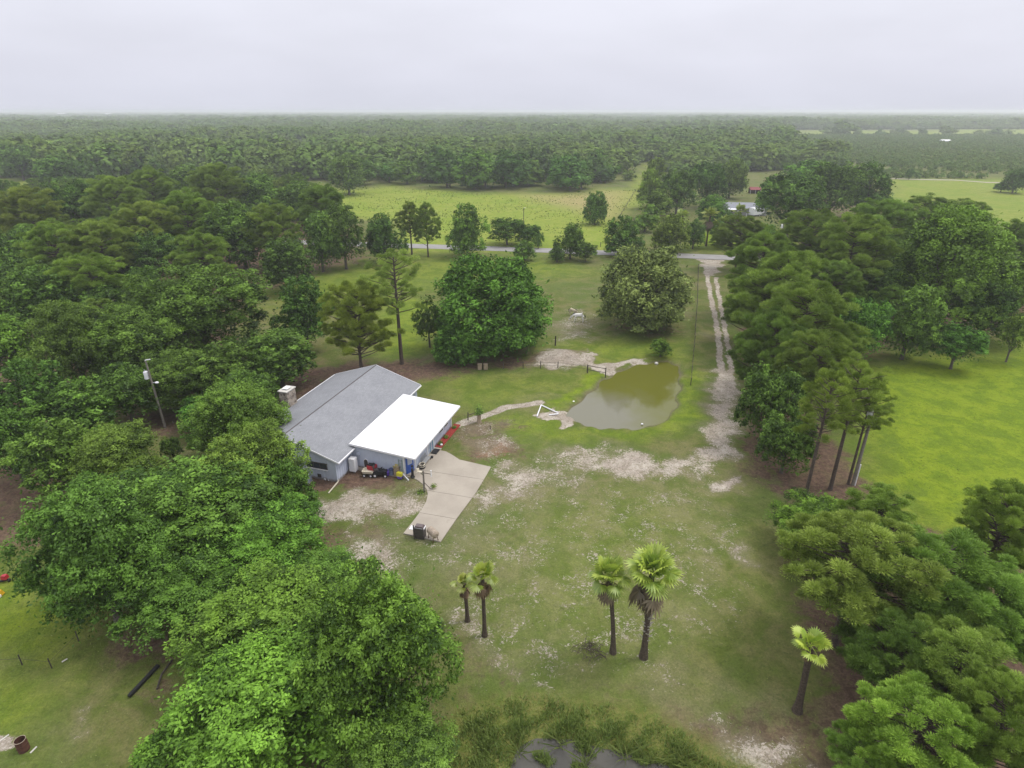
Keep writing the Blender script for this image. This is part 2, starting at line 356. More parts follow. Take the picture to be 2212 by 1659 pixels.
straw = layer([
 ('p', [(1596, 700), (1600, 1000), (1660, 1060), (1730, 1130), (1700, 1250), (1740, 1400), (1790, 1500), (1780, 1640), (1860, 1800), (2500, 1800), (2300, 1250), (1960, 1120), (1870, 1040), (1770, 900), (1690, 760), (1640, 690)], 1.3, .86),
 ('p', [(600, 800), (760, 780), (1000, 775), (1060, 792), (1000, 805), (900, 830), (760, 900), (600, 900)], 2.2, .95),
 ('p', [(640, 1050), (700, 1058), (760, 1062), (880, 1030), (850, 990), (640, 1000)], .6, 1.0),
 ('p', [(820, 1040), (900, 1030), (915, 1050), (900, 1062), (830, 1058)], .6, .6),
 ('p', [(250, 890), (420, 880), (430, 940), (250, 940)], 1.5, .9),
 ('p', [(-200, 980), (180, 960), (200, 1100), (60, 1200), (-200, 1230)], 2, .85),
 ('p', [(1040, 770), (1190, 765), (1260, 755), (1270, 795), (1040, 800)], 1.5, .75),
 ('p', [(170, 1420), (300, 1330), (420, 1290), (440, 1380), (350, 1500), (300, 1500), (330, 1440), (200, 1450)], 1.5, .8),
 ('p', [(990, 905), (1110, 915), (1130, 990), (1060, 1005), (1000, 985)], 2.2, .85),
 ('p', [(640, 1100), (760, 1060), (900, 1060), (900, 1120), (760, 1250), (900, 1300), (700, 1400), (500, 1300)], 3, .58),
 ('p', [(1480, 1540), (1700, 1500), (1850, 1560), (1850, 1700), (1500, 1700)], 1.5, .7),
 ('p', [(960, 1300), (1060, 1420), (1200, 1500), (1500, 1500), (1700, 1560), (1000, 1560)], 2.5, .52),
 ('p', [(-250, 440), (650, 408), (770, 480), (800, 560), (560, 635), (520, 700), (600, 830), (250, 900), (-200, 1000), (-900, 1000)], 6, .9),
 ('p', [(1600, 580), (1750, 500), (2212, 520), (2400, 700), (1980, 740), (1880, 770), (1640, 720)], 5, .8),
 ('p', [(1290, 700), (1480, 700), (1490, 735), (1300, 730)], 2.5, .5),
 ('p', [(1640, 420), (1900, 420), (1900, 480), (1700, 500)], 5, .6),
])
clay = layer([('p', [(1030, 965), (1080, 955), (1105, 975), (1080, 990), (1040, 988)], 1.6, .75), ('p', [(1590, 765), (1606, 765), (1606, 800), (1592, 800)], .8, .8),
              ('p', [(1740, 1290), (1790, 1300), (1800, 1400), (1760, 1410)], 2, .5), ('p', [(660, 805), (760, 790), (800, 800), (680, 850)], 2.5, .4)])
lush = layer([
 ('p', [(1860, 790), (1960, 770), (2130, 770), (2260, 720), (2600, 760), (2600, 1230), (2230, 1130), (2060, 1180), (1960, 1120), (1880, 1040)], 3, 1.0),
 ('p', [(1210, 890), (1270, 838), (1310, 812), (1275, 805), (1225, 845), (1165, 868)], .9, .95),
 ('p', [(1230, 925), (1300, 930), (1420, 925), (1470, 880), (1480, 800), (1510, 800), (1500, 900), (1440, 945), (1300, 945), (1170, 915), (1160, 895)], 1.2, .85),
 ('p', [(1060, 905), (1160, 895), (1240, 930), (1310, 945), (1200, 955), (1130, 940)], 1.5, .65),
 ('p', [(870, 490), (1120, 500), (1330, 486), (1330, 548), (870, 530)], 5, .95),
 ('p', [(1490, 500), (1720, 500), (1720, 545), (1490, 540)], 4, .95),
 ('p', [(-100, 1235), (60, 1270), (120, 1300), (160, 1400), (0, 1440), (-300, 1440)], 2.0, .85),
 ('p', [(-100, 1450), (120, 1490), (60, 1580), (-100, 1580)], 2, .65),
 ('p', [(640, 580), (900, 545), (1180, 560), (1290, 590), (1180, 600), (940, 620), (850, 640), (560, 660), (540, 640)], 6, .55),
 ('p', [(1180, 735), (1480, 735), (1480, 780), (1290, 780), (1250, 755), (1180, 760)], 2.5, .6),
 ('p', [(920, 810), (1260, 800), (1290, 815), (1230, 860), (1060, 880), (960, 880)], 3, .40),
 ('p', [(1180, 1100), (1400, 1060), (1560, 1120), (1500, 1400), (1330, 1440), (1100, 1380), (1100, 1200)], 5, .38),
 ('p', [(1380, 1270), (1520, 1230), (1600, 1350), (1560, 1450), (1400, 1440)], 3, .25),
 ('p', [(820, 640), (930, 650), (930, 760), (820, 770)], 2, .7),
])
field = np.zeros(PX.shape)
for k, v_ in (('field', 1.0), ('rfield', .85), ('farfield', .9), ('lfield', .9), ('clearing_a', .9), ('clearing_b', .9), ('clearing_c', .9)):
    field = np.maximum(field, v_ * (1 - ss(sdf(OPEN[k], PX, PY), -4, 4)))
dry = np.zeros(PX.shape); dry[near] = 1 - ss(sdf(gpts([(1100, 414), (1200, 422), (1290, 412), (1362, 410), (1340, 475), (1300, 470), (1180, 440)]), PX[near], PY[near]), -14, 10)
dpond = np.full(PX.shape, 99.0); dpond[near] = sdf(POND, PX[near], PY[near]) + .22 * np.sin(PX[near] * 1.3 + PY[near] * .7) + .18 * np.sin(PX[near] * 2.9 - PY[near] * 2.1)
dmar = np.full(PX.shape, 99.0); dmar[near] = sdf(MARSH, PX[near], PY[near])
Z = -1.1 * (1 - ss(dpond, -2.2, 0.55)) - 0.9 * (1 - ss(dmar, -1.6, 0.5))
md = np.hypot((PX - at(1212, 772)[0]) / 6.5, (PY - at(1212, 772)[1]) / 3.2); Z += 0.9 * np.exp(-md ** 2 * 1.6) * (1 + .2 * np.sin(PX * 2.1) * np.cos(PY * 1.7))
Z += near * 0.05 * (np.sin(PX * .31 + 1.3 * np.sin(PY * .17)) * np.cos(PY * .27)) * ss(np.minimum(dpond, dmar), 0, 4)
mud = np.maximum(1 - ss(dpond, -.6, .25), 1 - ss(dmar, -.9, .2))
marshy = np.zeros(PX.shape); marshy[near] = 1 - ss(sdf(gpts([(985, 1530), (1100, 1505), (1190, 1495), (1250, 1512), (1400, 1535), (1480, 1575), (1640, 1660), (1660, 1800), (930, 1800), (960, 1600)]), PX[near], PY[near]), -.8, .9)
ny, nx = XX.shape
me = bpy.data.meshes.new('ground'); idx = np.arange(nx * ny).reshape(ny, nx)
quads = np.stack([idx[:-1, :-1], idx[:-1, 1:], idx[1:, 1:], idx[1:, :-1]], -1).reshape(-1, 4)
me.vertices.add(nx * ny); me.vertices.foreach_set('co', np.stack([PX, PY, Z], -1).astype(np.float32).ravel())
me.loops.add(quads.size); me.loops.foreach_set('vertex_index', quads.astype(np.int32).ravel())
me.polygons.add(len(quads)); me.polygons.foreach_set('loop_start', np.arange(0, quads.size, 4, dtype=np.int32))
me.polygons.foreach_set('use_smooth', np.ones(len(quads), bool))
for nm, a_ in (('sand', sand), ('straw', straw), ('lush', lush), ('field', field), ('clay', clay), ('mud', mud), ('marsh', marshy), ('dry', dry)):
    q_ = me.attributes.new(nm, 'FLOAT', 'POINT'); q_.data.foreach_set('value', a_.astype(np.float32))
me.update(); me.validate()
def groundmat():
    m, t, o = newmat('ground_soil_and_grass'); b = N(t, 'ShaderNodeBsdfPrincipled'); v = objcoord(t)
    A = lambda k: N(t, 'ShaderNodeAttribute', attribute_name=k).outputs['Fac']
    K = lambda x, k=1.7: math_(t, 'MULTIPLY_ADD', x, k, .5 - .5 * k)
    big = K(noise(t, v, 0.045, 5, 0.6, 0.6), 1.4); mid = K(noise(t, v, 0.30, 7, 0.68, 0.5)); fine = K(noise(t, v, 1.9, 7, 0.75)); tiny = K(noise(t, v, 6.5, 3, 0.7))
    # pasture grass: dull olive, patchy
    g = mixc(t, sstep(t, mid, 0.32, 0.68), (0.098, 0.126, 0.028), (0.152, 0.150, 0.056))
    g = mixc(t, math_(t, 'MULTIPLY', sstep(t, big, 0.42, 0.66), 0.6), g, (0.092, 0.135, 0.032))
    g = mixc(t, math_(t, 'MULTIPLY', sstep(t, fine, 0.5, 0.9), 0.62), g, (0.075, 0.092, 0.032))
    g = mixc(t, math_(t, 'MULTIPLY', sstep(t, tiny, 0.7, 1.0), 0.5), g, (0.30, 0.285, 0.17))
    g = mixc(t, math_(t, 'MULTIPLY', sstep(t, K(noise(t, v, 0.11, 5, .65, .8)), 0.5, 0.85), 0.6), g, mixc(t, tiny, (0.115, 0.105, 0.055), (0.25, 0.215, 0.135)))
    wd_ = sstep(t, noise(t, v, 1.7, 6, .8, .6), 0.56, 0.66); g = mixc(t, math_(t, 'MULTIPLY', wd_, .6), g, (0.058, 0.078, 0.022))
    lt_ = sstep(t, noise(t, v, 5.5, 4, .8, 1.0), 0.675, 0.72); g = mixc(t, math_(t, 'MULTIPLY', lt_, math_(t, 'MULTIPLY', sstep(t, mid, .25, .7), .75)), g, (0.42, 0.39, 0.30))
    l = mixc(t, sstep(t, mid, 0.3, 0.7), (0.128, 0.195, 0.014), (0.185, 0.248, 0.020))
    l = mixc(t, math_(t, 'MULTIPLY', sstep(t, fine, 0.52, 0.8), 0.55), l, (0.062, 0.112, 0.012))
    l = mixc(t, math_(t, 'MULTIPLY', sstep(t, noise(t, v, 1.3, 6, .8, .6), 0.58, 0.66), .5), l, (0.05, 0.095, 0.012))
    c = mixc(t, math_(t, 'ADD', A('lush'), math_(t, 'MULTIPLY', math_(t, 'SUBTRACT', mid, 0.5), math_(t, 'MULTIPLY', A('lush'), 0.8)), clamp=True), g, l)
    f = mixc(t, sstep(t, mid, 0.3, 0.7), (0.180, 0.238, 0.034), (0.235, 0.270, 0.052))
    f = mixc(t, math_(t, 'MULTIPLY', sstep(t, big, 0.45, 0.7), 0.5), f, (0.155, 0.235, 0.026))
    f = mixc(t, math_(t, 'MULTIPLY', sstep(t, noise(t, v, 0.8, 5, 0.7), 0.55, 0.72), 0.65), f, (0.115, 0.16, 0.03))
    f = mixc(t, math_(t, 'MULTIPLY', A('dry'), 0.85), f, mixc(t, sstep(t, mid, .3, .7), (0.33, 0.26, 0.13), (0.27, 0.24, 0.10)))
    c = mixc(t, A('field'), c, f)
    # litter and bare dirt
    st = mixc(t, sstep(t, fine, 0.3, 0.7), (0.165, 0.105, 0.078), (0.095, 0.062, 0.046))
    st = mixc(t, math_(t, 'MULTIPLY', sstep(t, mid, 0.45, 0.7), 0.4), st, (0.14, 0.125, 0.06))
    sf = math_(t, 'ADD', A('straw'), math_(t, 'MULTIPLY', math_(t, 'SUBTRACT', math_(t, 'ADD', mid, math_(t, 'MULTIPLY', fine, .6)), 0.8), 1.1))
    c = mixc(t, math_(t, 'MULTIPLY', sstep(t, sf, 0.30, 0.85), sstep(t, A('straw'), 0.02, .3)), c, st)
    cl = math_(t, 'ADD', A('clay'), math_(t, 'MULTIPLY', math_(t, 'SUBTRACT', fine, .5), 1.0))
    c = mixc(t, math_(t, 'MULTIPLY', sstep(t, cl, 0.35, 0.9), .8), c, (0.27, 0.11, 0.065))
    # pale sand showing through in flecks
    sc_ = mixc(t, sstep(t, mid, 0.3, 0.7), (0.42, 0.375, 0.315), (0.30, 0.255, 0.21))
    sc_ = mixc(t, math_(t, 'MULTIPLY', sstep(t, tiny, 0.5, 0.85), .6), sc_, (0.62, 0.575, 0.50))
    sc_ = mixc(t, math_(t, 'MULTIPLY', sstep(t, noise(t, v, 2.0, 6, .75, 1.5), 0.5, 0.6), .75), sc_, (0.17, 0.145, 0.09))
    nz = math_(t, 'ADD', math_(t, 'MULTIPLY', noise(t, v, 3.6, 6, 0.75, 1.2), 0.66), math_(t, 'MULTIPLY', noise(t, v, 0.36, 4, 0.6, .8), 0.34))
    nz = math_(t, 'MULTIPLY_ADD', nz, 2.3, -.65)
    th = math_(t, 'SUBTRACT', math_(t, 'ADD', A('sand'), nz), 1.0)
    c = mixc(t, math_(t, 'MULTIPLY', sstep(t, th, -0.03, 0.07), sstep(t, A('sand'), 0.03, 0.25)), mixc(t, math_(t, 'MULTIPLY', sstep(t, math_(t, 'ADD', A('sand'), math_(t, 'MULTIPLY', math_(t, 'SUBTRACT', mid, .5), .35)), .2, .66), .72), c, mixc(t, fine, (0.145, 0.135, 0.075), (0.255, 0.225, 0.155))), sc_)
    # halo of thin dusty grass around sand
    mudc = mixc(t, mid, (0.115, 0.10, 0.06), (0.17, 0.145, 0.10))
    c = mixc(t, math_(t, 'MULTIPLY', A('mud'), sstep(t, A('sand'), .8, .4)), c, mudc)
    mc = mixc(t, sstep(t, fine, .3, .7), (0.105, 0.14, 0.028), (0.17, 0.17, 0.05))
    c = mixc(t, math_(t, 'MULTIPLY', A('marsh'), .9), c, mc)
    sp_ = math_(t, 'MULTIPLY_ADD', K(noise(t, v, 6.0, 4, .85, .4), 2.6), .55, .72)
    sp_ = math_(t, 'MULTIPLY', sp_, math_(t, 'MULTIPLY_ADD', K(noise(t, v, 1.1, 5, .7, .6), 1.8), .36, .82))
    vs2 = N(t, 'ShaderNodeVectorMath', operation='SCALE'); t.links.new(c, vs2.inputs[0]); t.links.new(math_(t, 'MAXIMUM', sp_, .35), vs2.inputs[3]); c = vs2.outputs[0]
    t.links.new(c, b.inputs['Base Color']); b.inputs['Roughness'].default_value = 0.95; b.inputs['Specular IOR Level'].default_value = 0.06
    bp = N(t, 'ShaderNodeBump'); bp.inputs['Strength'].default_value = 0.7; bp.inputs['Distance'].default_value = 0.12
    t.links.new(math_(t, 'ADD', fine, math_(t, 'MULTIPLY', tiny, .4)), bp.inputs['Height']); t.links.new(bp.outputs[0], b.inputs['Normal'])
    t.links.new(b.outputs[0], o.inputs[0]); return m
me.materials.append(groundmat())
g_o = bpy.data.objects.new('ground', me); COL.objects.link(g_o); tag(g_o, kind='structure')

def watermat(name, c1, c2, plume=None, rough=0.05):
    m, t, o = newmat(name); b = N(t, 'ShaderNodeBsdfPrincipled'); v = objcoord(t)
    nz = noise(t, v, 0.18, 4, 0.6, 0.5); f = sstep(t, nz, 0.35, 0.7)
    if plume:
        dv = N(t, 'ShaderNodeVectorMath', operation='DISTANCE'); t.links.new(v, dv.inputs[0]); dv.inputs[1].default_value = plume[0]
        f = sstep(t, math_(t, 'ADD', dv.outputs['Value'], math_(t, 'MULTIPLY', nz, 9.0)), plume[1] + 3, plume[2] + 6)
    t.links.new(mixc(t, f, c1, c2), b.inputs['Base Color']); b.inputs['Roughness'].default_value = rough; b.inputs['IOR'].default_value = 1.33
    bp = N(t, 'ShaderNodeBump'); bp.inputs['Strength'].default_value = 0.06; bp.inputs['Distance'].default_value = 0.05
    t.links.new(noise(t, v, 3.0, 3), bp.inputs['Height']); t.links.new(bp.outputs[0], b.inputs['Normal'])
    t.links.new(b.outputs[0], o.inputs[0]); return m
def water_sheet(name, g, z, mat, grow):
    c = g.mean(0); mb = MB(); p = [(c[0] + (q[0] - c[0]) * grow, c[1] + (q[1] - c[1]) * grow, z) for q in g]
    mb.add(p, [tuple(range(len(p)))[::-1]]); o = mb.build(name, mat); tag(o, kind='structure')
    me_ = o.data
    if me_.polygons[0].normal.z < 0: me_.flip_normals()
    return o
pl = at(1235, 905)
water_sheet('pond_water', POND, -0.30, watermat('murky_pond_water', (0.165, 0.160, 0.112), (0.118, 0.122, 0.020), ((pl.x, pl.y, -.3), 7, 13)), 1.12)
water_sheet('marsh_water', MARSH, -0.30, watermat('dark_marsh_water', (0.065, 0.062, 0.055), (0.10, 0.095, 0.08)), 1.05)

# ------------------------------------------------------------------ paved road, concrete drive
def strip(name, line, wd, z, mat, zz=0.03):
    L = [Vector((p.x, p.y)) for p in line]; mb = MB(); vs_ = []
    for i, p in enumerate(L):
        d = (L[min(i + 1, len(L) - 1)] - L[max(i - 1, 0)]).normalized(); n = Vector((-d.y, d.x))
        vs_ += [(*(p + n * wd / 2), z), (*(p - n * wd / 2), z)]
    mb.add(vs_, [(2 * i, 2 * i + 1, 2 * i + 3, 2 * i + 2) for i in range(len(L) - 1)])
    o = mb.build(name, mat); tag(o, kind='structure')
    if o.data.polygons[0].normal.z < 0: o.data.flip_normals()
    return o
r1, r2, r3 = at(885, 531.5), at(1155, 540.5), at(1500, 554)
dl = (r1 - r2).normalized(); dr = (r3 - r2).normalized()
strip('road', [r2 + dl * 420, r1, r2, r3, r3 + dr * 400], 6.0, 0.08, M_ASPH)
def clip(poly, p, n):
    o = []
    for i in range(len(poly)):
        a, b = poly[i], poly[(i + 1) % len(poly)]; da, db = (a - p).dot(n), (b - p).dot(n)
        if da >= 0: o.append(a)
        if (da >= 0) != (db >= 0): o.append(a + (b - a) * (da / (da - db)))
    return o
def S(x, y, z=0.0): return at(x / 1.085, y / 1.085, z)
drive = [S(*q, .06).xy for q in ((967, 1119), (980, 1126), (992.6, 1135.8), (1000, 1147), (1002.5, 1157.5), (1001.5, 1165), (998.5, 1176), (986.3, 1197.3), (967.3, 1222.6), (945.6, 1249.8), (1032.4, 1269.7), (1071.2, 1213.6), (1114.6, 1155.7), (1141.8, 1110.5), (1150.8, 1094.2), (1076.7, 1077.1), (1060, 1066), (1045, 1058), (1027.8, 1054.5), (1016, 1062), (990, 1085), (972, 1103))]
mb = MB(); jd = (S(1000, 1200).xy - S(1075, 1213).xy).normalized(); jn = Vector((-jd.y, jd.x))
if jn.y < 0: jn = -jn
js = sorted([S(1003, 1206).xy.dot(jn), S(1040, 1157).xy.dot(jn), S(1080, 1117).xy.dot(jn)]); edges = [-1e3] + js + [1e3]
for e0, e1 in zip(edges[:-1], edges[1:]):
    p = clip(clip(drive, jn * (e0 + .02), jn), jn * (e1 - .02), -jn)
    if len(p) > 2: mb.prism([tuple(q) for q in (p if sum((p[i].x * p[(i + 1) % len(p)].y - p[(i + 1) % len(p)].x * p[i].y) for i in range(len(p))) > 0 else p[::-1])], -0.1, 0.07)
tag(mb.build('concrete_driveway', M_CONC), kind='structure')

# ------------------------------------------------------------------ the house
HO = Vector((-18.1, 54.1, 0)); HR = math.atan2(.957, .289)
def HL(a, y, z=0.0): return HO + Matrix.Rotation(HR, 3, 'Z') @ Vector((a, y, z))
house = empty('house', HO, 'long blue grey house with grey shingle gable roof and white flat roofed addition', 'house', rz=HR)
RS = (4.75 - 2.62) / 6.45
w1 = MB(); w1.prof([(.5, -.1), (12.4, -.1), (12.4, 2.62 + RS * .5 - .14), (6.45, 2.62 + RS * 6.0 - .14 + .15), (.5, 2.62 + RS * .5 - .14)], .2, 20.2)
for a in np.arange(.5, 20, .42): w1.box((a, .49, 1.3), (.05, .03, 2.55))
for y in np.arange(.8, 12.3, .42):
    h = 2.5 + RS * (6.45 - abs(y - 6.45)) ; w1.box((.19, y, h / 2), (.03, .05, h - .1))
wall = w1.build('wall', M_SIDE, house)
r_ = MB()
r_.prof([(0, 2.62), (6.45, 4.75), (6.45, 4.60), (0, 2.47)], 0, 20.5)
r_.prof([(12.9, 2.62), (12.9, 2.47), (6.452, 4.60), (6.452, 4.75)], 0, 20.5)
roof = r_.build('roof', M_SHING, house)
rc = MB(); rc.prof([(6.36, 4.728), (6.45, 4.77), (6.54, 4.728), (6.45, 4.785)], -.02, 20.52)
rc.build('ridge_vent', M_DGREY, roof)
for x0, x1 in ((-.045, -.003), (20.503, 20.545)):
    fa = MB(); fa.prof([(0, 2.66), (6.45, 4.79), (12.9, 2.66), (12.9, 2.46), (6.45, 4.62), (0, 2.46)], x0, x1); fa.build('rake_trim', M_WHITE, roof)
for c_, d_ in (((1.6, -.07, 2.54), (3.3, .12, .13)), ((18.3, -.07, 2.54), (4.3, .12, .13)), ((10.2, 12.97, 2.54), (20.4, .12, .13))): gu = MB(); gu.box(c_, d_); gu.build('gutter', M_WHITE, house)
cn_ = MB(); cn_.box((.19, .49, 1.25), (.1, .1, 2.5)); cn_.build('corner_trim', M_SIDE, house)
def window(par, c, wd, ht, axis, npane):
    """axis 'x': wall faces -x ; 'y': wall faces -y"""
    f = MB(); g = MB()
    def bx(m, off, size, d):
        if axis == 'x': m.box((c[0] - d, c[1] + off[0], c[2] + off[1]), (size[2], size[0], size[1]))
        else: m.box((c[0] + off[0], c[1] - d, c[2] + off[1]), (size[0], size[2], size[1]))
    for s in (-1, 1):
        bx(f, (0, s * (ht / 2 + .03)), (wd + .2, .07, .07), .02); bx(f, (s * (wd / 2 + .03), 0), (.07, ht, .07), .02)
    for i in range(1, npane): bx(f, (-wd / 2 + wd * i / npane, 0), (.05, ht, .05), .02)
    bx(g, (0, 0), (wd, ht, .03), .005)
    wn = f.build('window', M_DGREY, par); g.build('pane', M_GLASS, wn)
    sl_ = MB(); bx(sl_, (0, -ht / 2 - .1), (wd + .3, .06, .16), .05); sl_.build('sill', M_WHITE, wn); return wn
window(house, (.17, 2.75, 1.75), 2.35, .62, 'x', 3)
v_ = MB(); v_.box((.15, 2.6, .5), (.06, .42, .4)); [v_.box((.115, 2.6, .36 + .07 * i), (.03, .4, .025)) for i in range(5)]; v_.build('crawl_vent', M_DGREY, house)
# flat-roofed addition
aw = MB(); aw.prism([(3.45, .46), (3.45, -5.75), (4.75, -6.42), (15.1, -6.42), (15.1, .46)][::-1], -.1, 2.46)
for y in np.arange(-5.5, .4, .42): aw.box((3.44, y, 1.25), (.03, .05, 2.4))
for a in np.arange(5.1, 15, .42):
    if not 7.8 < a < 9.6: aw.box((a, -6.43, 1.25), (.05, .03, 2.4))
aw.prof([(.46, 2.46), (-6.42, 2.46), (.46, 2.88)], 3.45, 15.1)
aw.build('addition_wall', M_SIDE, house)
fr = MB(); fr.prof([(.5, 3.10), (-7.2, 2.52), (-7.2, 2.40), (.5, 2.98)], 3.2, 16.25)
flat = fr.build('flat_roof', M_WROOF, house)
ff = MB(); ff.prof([(.5, 3.135), (-7.2, 2.555), (-7.2, 2.36), (.5, 2.90)], 3.13, 3.197); ff.prof([(.5, 3.135), (-7.2, 2.555), (-7.2, 2.36), (.5, 2.90)], 16.253, 16.32); ff.box((9.73, -7.235, 2.45), (13.1, .065, .2))
ff.build('roof_edge', M_WHITE, flat)
for p_ in ((3.44, -5.76), (4.76, -6.44), (7.85, -6.47), (9.55, -6.47), (15.1, -6.44)): pt = MB(); pt.box((*p_, 1.25), (.14, .14, 2.45)); pt.build('post', M_WHITE, house)
dv = Vector((1.3, -.67)); dn = Vector((-.67, -1.3)).normalized(); dc = Vector((4.1, -6.085)) + dn * .04; da = math.atan2(dv.y, dv.x)
d_ = MB(); d_.box((dc.x, dc.y, 1.03), (.98, .07, 2.06), rz=da); door = d_.build('door', M_BLUE, house)
dg = MB(); q_ = dc + dn * .045; dg.box((q_.x, q_.y, 1.55), (.6, .03, .8), rz=da); dg.build('pane', M_CUT, door)
dh = MB(); q_ = dc + dn * .06 + dv.normalized() * .38; dh.ball((q_.x, q_.y, 1.0), .045); dh.build('handle', M_GREYM, door)
sd = MB()
for a in (8.0, 8.7, 9.4): sd.box((a, -6.46, 1.05), (.1, .06, 2.1))
for z in (.05, 2.08): sd.box((8.7, -6.46, z), (1.5, .06, .1))
sdo = sd.build('sliding_door', M_TEAL, house); sg = MB(); sg.box((8.7, -6.44, 1.05), (1.4, .03, 2.0)); sg.build('pane', M_CUT, sdo)
window(house, (12.0, -6.43, 1.55), .7, .75, 'y', 1); window(house, (13.5, -6.43, 1.55), .7, .75, 'y', 1)
av = MB(); av.prof([(-1.45, .25), (-.9, .25), (-.9, 1.05), (-.98, 1.25), (-1.17, 1.33), (-1.37, 1.25), (-1.45, 1.05)], 3.395, 3.44); pd = av.build('arched_hatch', M_WHITE, house)
av = MB(); av.prof([(-1.40, .3), (-.95, .3), (-.95, 1.04), (-1.02, 1.2), (-1.17, 1.27), (-1.33, 1.2), (-1.40, 1.04)], 3.375, 3.393); av.build('panel', M_DGREY, pd)
ev = MB(); ev.box((3.36, -.35, 1.85), (.16, .34, .3)); ev.build('exhaust_vent', M_SIDE, house)
# chimney standing against the rear wall: a part of the house
ch = MB(); ch.box((10.15, 13.05, 2.35), (1.75, 1.25, 4.9), taper=.93); chim = ch.build('chimney', M_RUBBLE, house)
cc = MB(); cc.box((10.15, 13.05, 4.84), (1.85, 1.35, .1)); cc.build('chimney_crown', M_STONE_LT, chim)
cc = MB(); cc.box((10.15, 13.05, 5.02), (.8, .7, .04)); [cc.box((10.15 + sx * .35, 13.05 + sy * .3, 4.95), (.04, .04, .13)) for sx in (-1, 1) for sy in (-1, 1)]; cc.build('chimney_cap', M_WHITE, chim)
vp = MB(); vp.tube([(.1, 1.9, .1), (.05, 1.9, .32), (-.1, 1.9, .34)], .05, 6); vp.build('vent_pipe', M_WHITE, house)
vp = MB(); vp.tube([(.1, 1.5, .1), (.02, 1.5, .25)], .04, 6); vp.build('vent_pipe', M_WHITE, house)
# apron slab along the addition
sb = MB(); sb.prism([(3.0, .3), (3.0, -5.4), (4.0, -6.9), (9.9, -7.35), (9.9, -6.4), (4.7, -6.4), (3.46, -5.7), (3.46, .3)], -.05, .1); s_o = sb.build('concrete_apron', M_CONC); s_o.location = HO; s_o.rotation_euler.z = HR; tag(s_o, kind='structure')

def put(name, label, cat, a, y, rz=0.0, group=None, z=0.0): return empty(name, HL(a, y, z), label, cat, group, HR + rz)
def one(mb_, name, mat, label, cat, loc, rz=0.0, group=None, smooth=False):
    o = mb_.build(name, mat, None, loc, smooth); o.rotation_euler.z = rz; return tag(o, label, cat, group)
# mulch bed
o = MB(); o.prism([(9.95, -6.5), (9.95, -7.25), (15.9, -7.35), (15.9, -6.5)][::-1], -.02, .13); b_o = o.build('mulch_bed', M_REDMULCH); b_o.location = HO; b_o.rotation_euler.z = HR
tag(b_o, 'strip of red mulch along the front wall of the white roofed addition', 'flower bed')
def leafy(name, n, r, h, ls, mat, parent=None, seed=0, col=None):
    g = np.random.default_rng(seed); p = g.normal(size=(n, 3)) * np.array([r * .5, r * .5, h * .3]); p[:, 2] = np.abs(p[:, 2]) * 1.2 + .05
    return leafcards(name, p, p * np.array([1, 1, .6]) + np.array([0, 0, .4 * h]), ls, .45, g.random(n), mat, g, parent)
def leafcards(name, pts, nrm, size, asp, v, mat, g, parent=None, obj=True, jitter=.8, dirs=None):
    n = len(pts); nn = nrm / (np.linalg.norm(nrm, axis=1, keepdims=True) + 1e-9) + g.normal(size=(n, 3)) * jitter * .6
    nn /= np.linalg.norm(nn, axis=1, keepdims=True) + 1e-9
    r = g.normal(size=(n, 3)) if dirs is None else dirs
    t = np.cross(nn, r) if dirs is None else r - nn * (r * nn).sum(1, keepdims=True)
    t /= np.linalg.norm(t, axis=1, keepdims=True) + 1e-9; b = np.cross(nn, t)
    s = np.broadcast_to(np.asarray(size), (n,))[:, None] * (0.7 + .6 * g.random((n, 1)))
    co = np.stack([pts + t * s, pts + b * s * asp - nn * s * .18, pts - t * s, pts - b * s * asp - nn * s * .18], 1).reshape(-1, 3)
    me_ = np_mesh(name, co, n, mat, {'v': np.repeat(v, 4)})
    if not obj: return me_
    o = bpy.data.objects.new(name, me_); COL.objects.link(o)
    if parent: o.parent = parent
    return o
for i, a in enumerate((10.6, 12.3, 14.9)):
    p = HL(a, -6.9, .12); o = leafy('bed_plant', 120, .26, .4, .11, M_OAK, None, 40 + i); o.location = p
    tag(o, ('small green plant in the red mulch bed nearest the glass doors', 'small green plant halfway along the red mulch bed', 'small green plant at the far end of the red mulch bed')[i], 'plant', 'plants in the mulch bed')
o = MB(); o.ball((0, 0, .12), (.16, .16, .14)); one(o, 'white_stone', M_WHITE, 'white round stone at the near end of the red mulch bed', 'stone', HL(10.4, -7.1, .12), smooth=True)
# air conditioner
ac = put('air_conditioner', 'grey box air conditioner unit on the ground by the gable end wall', 'air conditioner', -.75, 3.75)
o = MB(); o.box((0, 0, .42), (.95, .95, .8)); [o.box((-.48, -.4 + .1 * i, .42), (.02, .03, .7)) for i in range(9)]; o.build('cabinet', simple('ac_grey', (.30, .34, .40), .5), ac)
o = MB(); o.tube([(0, 0, .825), (0, 0, .86)], .36, 14); o.build('fan_grille', M_DGREY, ac); o = MB(); o.box((0, 0, .0), (1.1, 1.1, .08)); o.build('pad', M_CONC, ac)
o = MB(); p0, p1 = S(794, 1129), S(770, 1157); o.tube([(0, 0, .25), (p1 - p0) * .1 + Vector((0, 0, .09)), (p1 - p0) * .6 + Vector((0, 0, .08)), (p1 - p0) + Vector((0, 0, .07))], .07, 8); one(o, 'drain_pipe', M_CREAM, 'long pale drain pipe lying on the dirt from the house corner', 'pipe', p0)
fz = put('storage_cabinet', 'white upright cabinet standing in the corner beside the addition wall', 'cabinet', 2.65, -.05)
